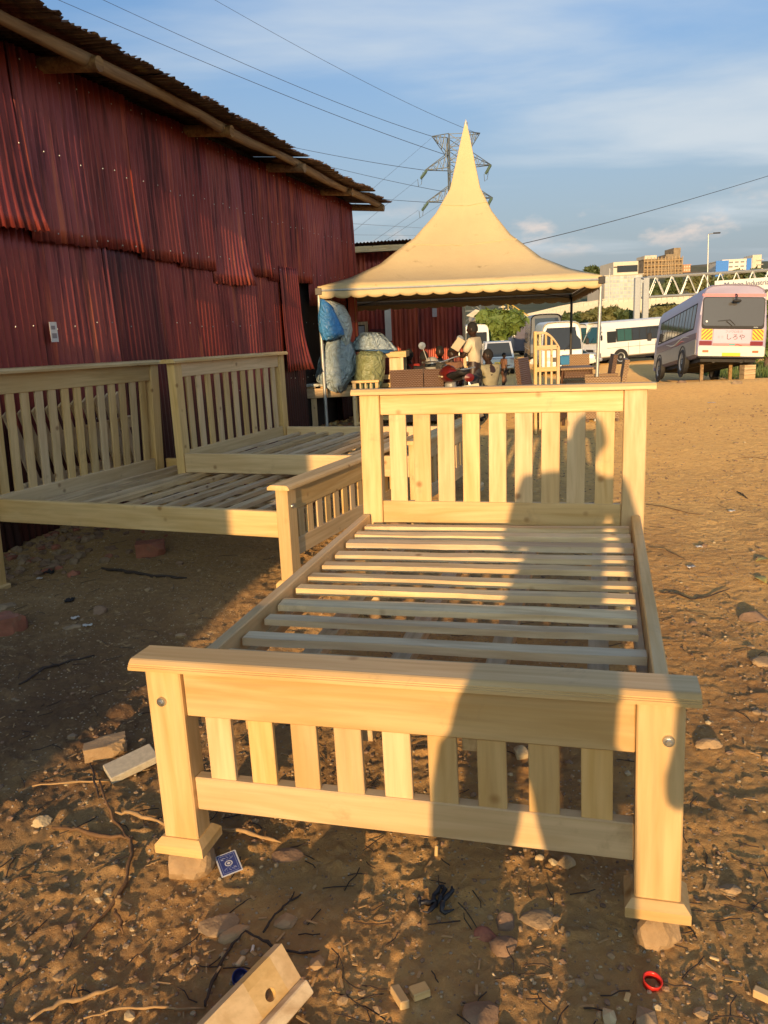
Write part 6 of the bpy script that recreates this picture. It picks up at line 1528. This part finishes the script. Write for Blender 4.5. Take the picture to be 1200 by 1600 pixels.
# board end in the foreground (a bed rail lying on its ledge, hole near its end)
def board():
    a = on_z(440, 1474, .20); root = thing('bed_rail_board', 'pale bed rail board with round bolt hole poking in at the bottom edge', 'board', (a.x, a.y, a.z), (0, 0, 0))
    d = Vector((-.62, -.80, -.10)).normalized()        # along the board, back towards the camera's left
    n = Vector((.66, -.53, .53)).normalized(); n = (n - d * n.dot(d)).normalized(); w = d.cross(n).normalized()
    if w.z > 0: w = -w
    M = Matrix((( d.x, w.x, n.x, 0), (d.y, w.y, n.y, 0), (d.z, w.z, n.z, 0), (0, 0, 0, 1)))
    # plank with a real hole
    L_, Wd, th = .75, .115, .030; hx, hy, hr_ = .080, .062, .0135; mb = MB(); K = 24
    sq = []
    for k in range(K):
        an = 2 * math.pi * k / K; c_, s_ = math.cos(an), math.sin(an); t_ = .04 / max(abs(c_), abs(s_)); sq.append((hx + c_ * t_, hy + s_ * t_))
    for z, fl_ in ((0, 0), (-th, 1)):
        o = len(mb.v); mb.v += [(hx + hr_ * math.cos(2 * math.pi * k / K), hy + hr_ * math.sin(2 * math.pi * k / K), z) for k in range(K)] + [(x, y, z) for x, y in sq]
        mb.f += [(o + k, o + (k + 1) % K, o + K + (k + 1) % K, o + K + k) for k in range(K)]
    mb.f += [(k, (k + 1) % K, 2 * K + (k + 1) % K, 2 * K + k) for k in range(K)]
    obj('board', mb.xf(M), WOODB[0], root)
    for x0, x1, y0, y1 in ((0.0, hx - .04, 0, Wd), (hx + .04, L_, 0, Wd), (hx - .04, hx + .04, 0, hy - .04), (hx - .04, hx + .04, hy + .04, Wd)):
        obj('board', MB().box(x0, x1, y0, y1, -th, 0).xf(M), WOODB[0], root)
    obj('ledger', MB().box(.004, L_, Wd - .028, Wd + .006, .0005, .030, .003).xf(M), ROUGH[0], root)
    # the block that carries it
    s_ = obj('chock', MB().box(-.07, .07, -.05, .05, 0, .12, .004), ROUGHD[0], None); q = Vector((a.x, a.y, a.z)) + d * .35; s_.location = (q.x - .02, q.y, gz(q.x, q.y)); tag(s_, 'rough timber block under the foreground bed rail board', 'block')
board()
# playing card face down
def card():
    p = on_z(358, 1355, .035); p = on_z(358, 1355, gf(p.x, p.y)); root = thing('playing_card', 'blue backed playing card lying before the left foot post', 'card', (p.x, p.y, gf(p.x, p.y) + .012), (R(5), R(-4), R(24)))
    W_ = flat('card_white', (.75, .74, .72)); B_ = flat('card_blue', (.05, .07, .25)); B2 = flat('card_light_blue', (.35, .4, .6))
    obj('card', MB().box(-.031, .031, -.044, .044, -.0004, .0004), W_, root); obj('print', MB().box(-.027, .027, -.040, .040, .0005, .0007), B_, root)
    obj('border', MB().box(-.023, .023, .0345, .0355, .0008, .001), B2, root); obj('border', MB().box(-.023, .023, -.0355, -.0345, .0008, .001), B2, root)
    for s in (-1, 1): obj('border', MB().box(s * .0225 - .0005, s * .0225 + .0005, -.034, .034, .0008, .001), B2, root)
    obj('medallion', MB().lathe([(.0085, .0008), (.0115, .0008), (.0115, .001), (.0085, .001)], 24, closed=True), W_, root); obj('medallion', MB().lathe([(0, .001), (.005, .001)], 16), W_, root)
    mb = MB()
    for k in range(10):
        for s in (-1, 1):
            a = k * .628; mb.tube([(.013 * math.cos(a), s * .018 + .004 * math.sin(a), .0009), (.019 * math.cos(a + .4), s * .024 + .006 * math.sin(a + .4), .0009)], .0005, 4)
    obj('scrollwork', mb, B2, root, kind='stuff')
card()
def misc():
    p = on_z(1018, 1538, .03); p = on_z(1018, 1538, gf(p.x, p.y)); o = obj('plastic_ring', MB().lathe([(.0185, 0), (.020, 0), (.0215, .017), (.0225, .020), (.020, .0205), (.0175, .016)], 30, closed=True), flat('red_plastic', (.62, .03, .02), .3), None, smooth='all')
    o.location = (p.x, p.y, gf(p.x, p.y) - .002); o.rotation_euler = (R(8), R(5), 0); tag(o, 'red plastic ring standing on the dirt at the bottom right', 'ring')
    p = on_z(376, 1532, .03); p = on_z(376, 1532, gf(p.x, p.y)); o = obj('bottle_top', MB().lathe([(0, 0), (.019, 0), (.020, .004), (.020, .022), (.0175, .022), (.017, .004), (0, .004)], 26), flat('navy_plastic', (.01, .02, .12), .3), None, smooth='all')
    o.location = (p.x, p.y, gf(p.x, p.y)); o.rotation_euler = (R(35), R(10), 0); tag(o, 'navy blue bottle cap beside the foreground board', 'bottle cap')
    # tangled dark rags
    for (u, v, r, lab, c_) in ((682, 1415, .045, 'tangled black rag strip on the dirt below the foot rail', (.02, .02, .025)), (72, 895, .05, 'black plastic scrap on the shaded dirt by the far left post', (.015, .015, .018)), (108, 940, .025, 'small black scrap on the shaded dirt under the wide bed', (.015, .015, .018))):
        p = on_z(u, v, .04); p = on_z(u, v, gf(p.x, p.y)); rnd = random.Random(u); mb = MB()
        for k in range(7):
            pts = []; q = Vector((rnd.uniform(-r, r) * .4, rnd.uniform(-r, r) * .4, .008)); d = rnd.uniform(0, 6.28)
            for _ in range(7): pts.append(q.copy()); d += rnd.uniform(-1.2, 1.2); q = q + Vector((math.cos(d), math.sin(d), 0)) * r * .3; q.z = max(.003, .008 + rnd.uniform(0, r * .45)); q = Vector((max(-r, min(r, q.x)), max(-r, min(r, q.y)), q.z))
            mb.tube(pts, [.002, .006, .008, .006, .007, .004, .002], 5)
        o = obj('rag', mb, plain('black_rag_%d' % u, c_, .5, .2, 20), None, smooth='all'); o.location = (p.x, p.y, gf(p.x, p.y)); tag(o, lab, 'rag')
    # papers on the right-hand dirt
    for (u, v, w, h, rz, lab) in ((1079, 887, .05, .035, 8, 'small printed white label on the right-hand dirt'), (1143, 800, .05, .035, -10, 'crumpled silver wrapper far up the right-hand dirt'), (1092, 857, .04, .02, 0, 'tiny plain white paper scrap above the printed label'),
                              (1112, 630, .14, .05, 5, 'pale flat scrap on the far dirt near the ridge'), (118, 968, .045, .025, 40, 'white paper scrap on the shaded dirt, upper one'), (137, 978, .05, .022, 20, 'torn white paper scrap on the shaded dirt, lower one'), (62, 905, .04, .02, -15, 'white scrap beside the black plastic')):
        p = on_z(u, v, .03); p = on_z(u, v, gf(p.x, p.y)); n = 6; rnd = random.Random(v)
        zz = [[rnd.uniform(-.004, .006) for _ in range(n + 1)] for _ in range(n + 1)]
        mb = MB().grid(lambda a, b_: ((a - .5) * w, (b_ - .5) * h * (1 + .2 * math.sin(7 * a)), .006 + zz[int(a * n)][int(b_ * n)]), n, n)
        o = thick(obj('paper_scrap', mb, flat('scrap_paper_%d' % u, (.62, .58, .52)), None, smooth='all'), .0005); o.location = (p.x, p.y, gf(p.x, p.y) + .006); o.rotation_euler = (R(4), 0, R(rz)); tag(o, lab, 'paper scrap')
        if u == 1079: obj('print', MB().box(-.018, .018, -.009, -.004, .013, .0135).box(-.018, .012, .002, .006, .013, .0135), flat('scrap_ink', (.1, .1, .12)), o, kind='stuff')
misc()
# roots, stalks and shavings that lie on the dirt
STALK = plain('dry_brown_stalk', (.16, .085, .035), .8, .3, 30, bumps=.4); SHAV = plain('orange_shaving', (.40, .25, .11), .85, .2, 30); DSTICK = plain('black_stick', (.045, .03, .022), .85, .3, 20)
def stalk(label, px, r, mat, lift=.012, name='dry_stalk', cat='stalk'):
    pts = []; 
    for i, (u, v) in enumerate(px):
        p = on_z(u, v, .03)
        for _ in range(3): p = on_z(u, v, gf(p.x, p.y))
        pts.append(Vector((p.x, p.y, gf(p.x, p.y) + lift * (1 + .6 * math.sin(i * 1.9)))))
    pp_ = []
    for i in range(len(pts) - 1):
        for k in range(4): q = pts[i].lerp(pts[i + 1], k / 4); q += Vector((random.uniform(-1, 1), random.uniform(-1, 1), random.uniform(-.5, .5))) * r * .5; pp_.append(q)
    pp_.append(pts[-1]); n = len(pp_); o0 = pp_[0].copy()
    o = obj(name, MB().tube([p - o0 for p in pp_], [r * (.25 + .75 * math.sin(math.pi * min(1, .15 + .8 * i / n))) * random.uniform(.6, 1.15) * .72 for i in range(n)], 6), mat, None, smooth='all'); o.location = o0; tag(o, label, cat); return o
stalk('long curling brown stalk left of the left foot post', [(157, 1222), (168, 1262), (180, 1285), (204, 1315), (207, 1345), (196, 1385), (170, 1425), (140, 1465), (118, 1490)], .009, STALK)
stalk('short brown stalk crossing the long curling one', [(85, 1296), (125, 1305), (165, 1310), (208, 1312)], .010, STALK)
stalk('thin vertical stalk beside the tan cut block', [(142, 1195), (148, 1225), (155, 1250)], .006, DSTICK)
stalk('flat orange strip of bark running under the left foot post', [(182, 1274), (215, 1280), (258, 1292)], .012, SHAV)
stalk('pale wood splinter right of the left foot post', [(338, 1302), (375, 1305), (412, 1312), (440, 1320)], .009, SHAV)
stalk('long pale splinter below the slab', [(52, 1232), (110, 1230), (170, 1222), (235, 1205)], .007, SHAV)
stalk('orange strip of bark at the bottom left, upper', [(48, 1600), (95, 1578), (140, 1560), (185, 1545)], .009, SHAV)
stalk('thin orange strip at the bottom left, lower', [(130, 1598), (190, 1585), (240, 1580), (320, 1580)], .006, SHAV)
stalk('dark bent stalk behind the foreground board', [(320, 1580), (328, 1555), (345, 1510), (362, 1480), (385, 1466)], .007, DSTICK)
stalk('black stick running right of the board tip', [(385, 1462), (410, 1478), (440, 1490), (480, 1492), (500, 1495)], .006, DSTICK)
stalk('brown forked twig above the board tip', [(412, 1462), (430, 1438), (448, 1415), (470, 1402)], .006, DSTICK)
stalk('flat dark board lying in the dirt under the wide bed', [(160, 890), (200, 897), (240, 902), (292, 905)], .018, DSTICK, name='charred_stick', cat='stick')
stalk('dark bent stick on the shaded dirt left of the nearest bed', [(32, 1072), (70, 1050), (100, 1038), (148, 1026)], .010, DSTICK)
stalk('thin stick at the left edge of the lit dirt', [(0, 1395), (25, 1383), (50, 1370)], .006, STALK)
stalk('short stub of stalk lying below the curling one', [(178, 1425), (188, 1445), (193, 1462)], .008, STALK)
stalk('brown twig on the right dirt touching the side rail', [(1030, 928), (1055, 932), (1080, 938), (1102, 935), (1140, 925)], .008, DSTICK)
stalk('thin straight twig right of the headboard post', [(1013, 858), (1040, 864), (1072, 876)], .005, STALK)
stalk('long thin twig far right of the headboard', [(1010, 790), (1040, 796), (1075, 803), (1095, 806)], .006, STALK)
stalk('small curved dark leaf stalk on the right-hand dirt', [(1152, 770), (1160, 776), (1168, 780)], .010, DSTICK)
stalk('thin twig reaching to the right frame edge', [(1158, 716), (1180, 717), (1200, 719)], .006, STALK)
# dry leaves at the right edge
def leafbits():
    for i, (u, v, s, lab) in enumerate(((1192, 878, .05, 'yellow dry leaf at the right edge, upper one'), (1188, 908, .06, 'yellow dry leaf at the right edge, lower one'), (886, 808 + 1, .02, 'tiny dry leaf behind the bed slats'))):
        p = on_z(u, v, .03); p = on_z(u, v, gf(p.x, p.y)); mb = MB().grid(lambda a, b_: ((a - .5) * s * 2, (b_ - .5) * s * math.sin(math.pi * min(.98, max(.05, a))), .012 * math.sin(3 * a) + .012 * abs(b_ - .5)), 8, 4)
        o = thick(obj('dry_leaf', mb, plain('dry_leaf_%d' % i, (.42, .34, .08), .6, .2, 20), None, smooth='all'), .0006); o.location = (p.x, p.y, gf(p.x, p.y) + .006); o.rotation_euler = (0, 0, i * 1.3 + .3); tag(o, lab, 'leaf')
leafbits()
# rubble under the spare bed end and along the wall foot, and litter by the bench
def rubble():
    rnd = random.Random(77); import bmesh
    base = []
    for k in range(10):
        me = stone_mb(1, .8, .55, 200 + k, 1); base.append(([tuple(v.co) for v in me.vertices], [tuple(p.vertices) for p in me.polygons])); bpy.data.meshes.remove(me)
    groups = {}
    def put(kind, x, y, s):
        vs_, fs = base[rnd.randrange(10)]; a = rnd.uniform(0, 6.28); ca, sa = math.cos(a), math.sin(a); z = pend.setdefault(kind, []); z.append((x, y, s, ca, sa, vs_, fs))
    pend = {}
    for _ in range(15000):         # loose stones, thickest near the camera and in the shaded left
        r = 1.15 * math.exp(rnd.random() * 2.5); a = rnd.uniform(-.62, .62); x, y = r * math.sin(a), r * math.cos(a)
        dens = .55 + (.45 if x < -.3 else 0) + float(vn(x, y, 1.1, 40)) * 1.2
        if rnd.random() > dens: continue
        s = min(.035, .0028 * math.exp(abs(rnd.gauss(0, .66)))) * (1 + .10 * max(0, r - 3))
        put(rnd.choice([0, 0, 0, 1, 2, 2, 2, 0, 2, 1, 4]), x, y, s)
    for _ in range(5000):          # small grit over the open dirt on the right
        r = 2.5 * math.exp(rnd.random() * 1.9); a = rnd.uniform(.05, .62); x, y = r * math.sin(a), r * math.cos(a)
        if float(vn(x, y, .8, 41)) > rnd.uniform(-.25, .25): put(rnd.choice([0, 0, 2, 2, 1]), x, y, rnd.uniform(.003, .007) * (1 + .16 * r))
    for _ in range(900):           # heap along the wall
        yy = rnd.uniform(4.2, 13.5); xx = -4.3 + abs(rnd.gauss(0, .45)); w = yard(xx, yy); put(rnd.choice([1, 2, 2, 3]), w.x, w.y, rnd.uniform(.015, .055))
    for _ in range(500):
        w = at(rnd.uniform(420, 620), 650, rnd.uniform(9.5, 13.5)); put(rnd.choice([1, 2, 3, 4]), w.x, w.y, rnd.uniform(.012, .05))
    for kind, L_ in pend.items():
        xs = np.array([q[0] for q in L_]); ys = np.array([q[1] for q in L_]); zs = full_h(xs, ys); mb = MB()
        for (x, y, s, ca, sa, vs_, fs), z in zip(L_, zs):
            mb.add([(x + s * (vx * ca - vy * sa), y + s * (vx * sa + vy * ca), z + s * (vz + .18)) for vx, vy, vz in vs_], fs)
        me = bpy.data.meshes.new('loose_stones'); me.from_pydata(mb.v, [], mb.f); me.update(); o = bpy.data.objects.new('loose_stones', me); COL.objects.link(o); me.materials.append(STONES[kind]); o['kind'] = 'stuff'
    # chips and shavings
    mb = MB()
    for _ in range(520):
        r = 1.2 * math.exp(rnd.random() * 1.9); a = rnd.uniform(-.6, .6); x, y = r * math.sin(a), r * math.cos(a); l = rnd.uniform(.004, .018) * (1 + .08 * r); w = rnd.uniform(.0015, .004); an = rnd.uniform(0, 6.28); z = gf(x, y) + .003
        mb.box(-l, l, -w, w, 0, .002, 0, T((x, y, z), rnd.uniform(-.2, .2), rnd.uniform(-.25, .25), an))
    o = obj('wood_shavings', mb.mesh('wood_shavings'), SHAV); o['kind'] = 'stuff'
    mb = MB()
    for _ in range(500):
        r = 1.3 * math.exp(rnd.random() * 1.9); a = rnd.uniform(-.6, .6); x, y = r * math.sin(a), r * math.cos(a); p = Vector((0, 0, 0)); d = rnd.uniform(0, 6.28); pts = []; z0 = gf(x, y) + .004; l = rnd.uniform(.01, .03) * (1 + .1 * r)
        for _ in range(4): pts.append((x + p.x, y + p.y, z0 + rnd.uniform(0, .004))); d += rnd.uniform(-.5, .5); p += Vector((math.cos(d), math.sin(d), 0)) * l
        mb.tube(pts, .0016, 4, False)
    o = obj('twig_litter', mb.mesh('twig_litter'), DSTICK); o['kind'] = 'stuff'
rubble()
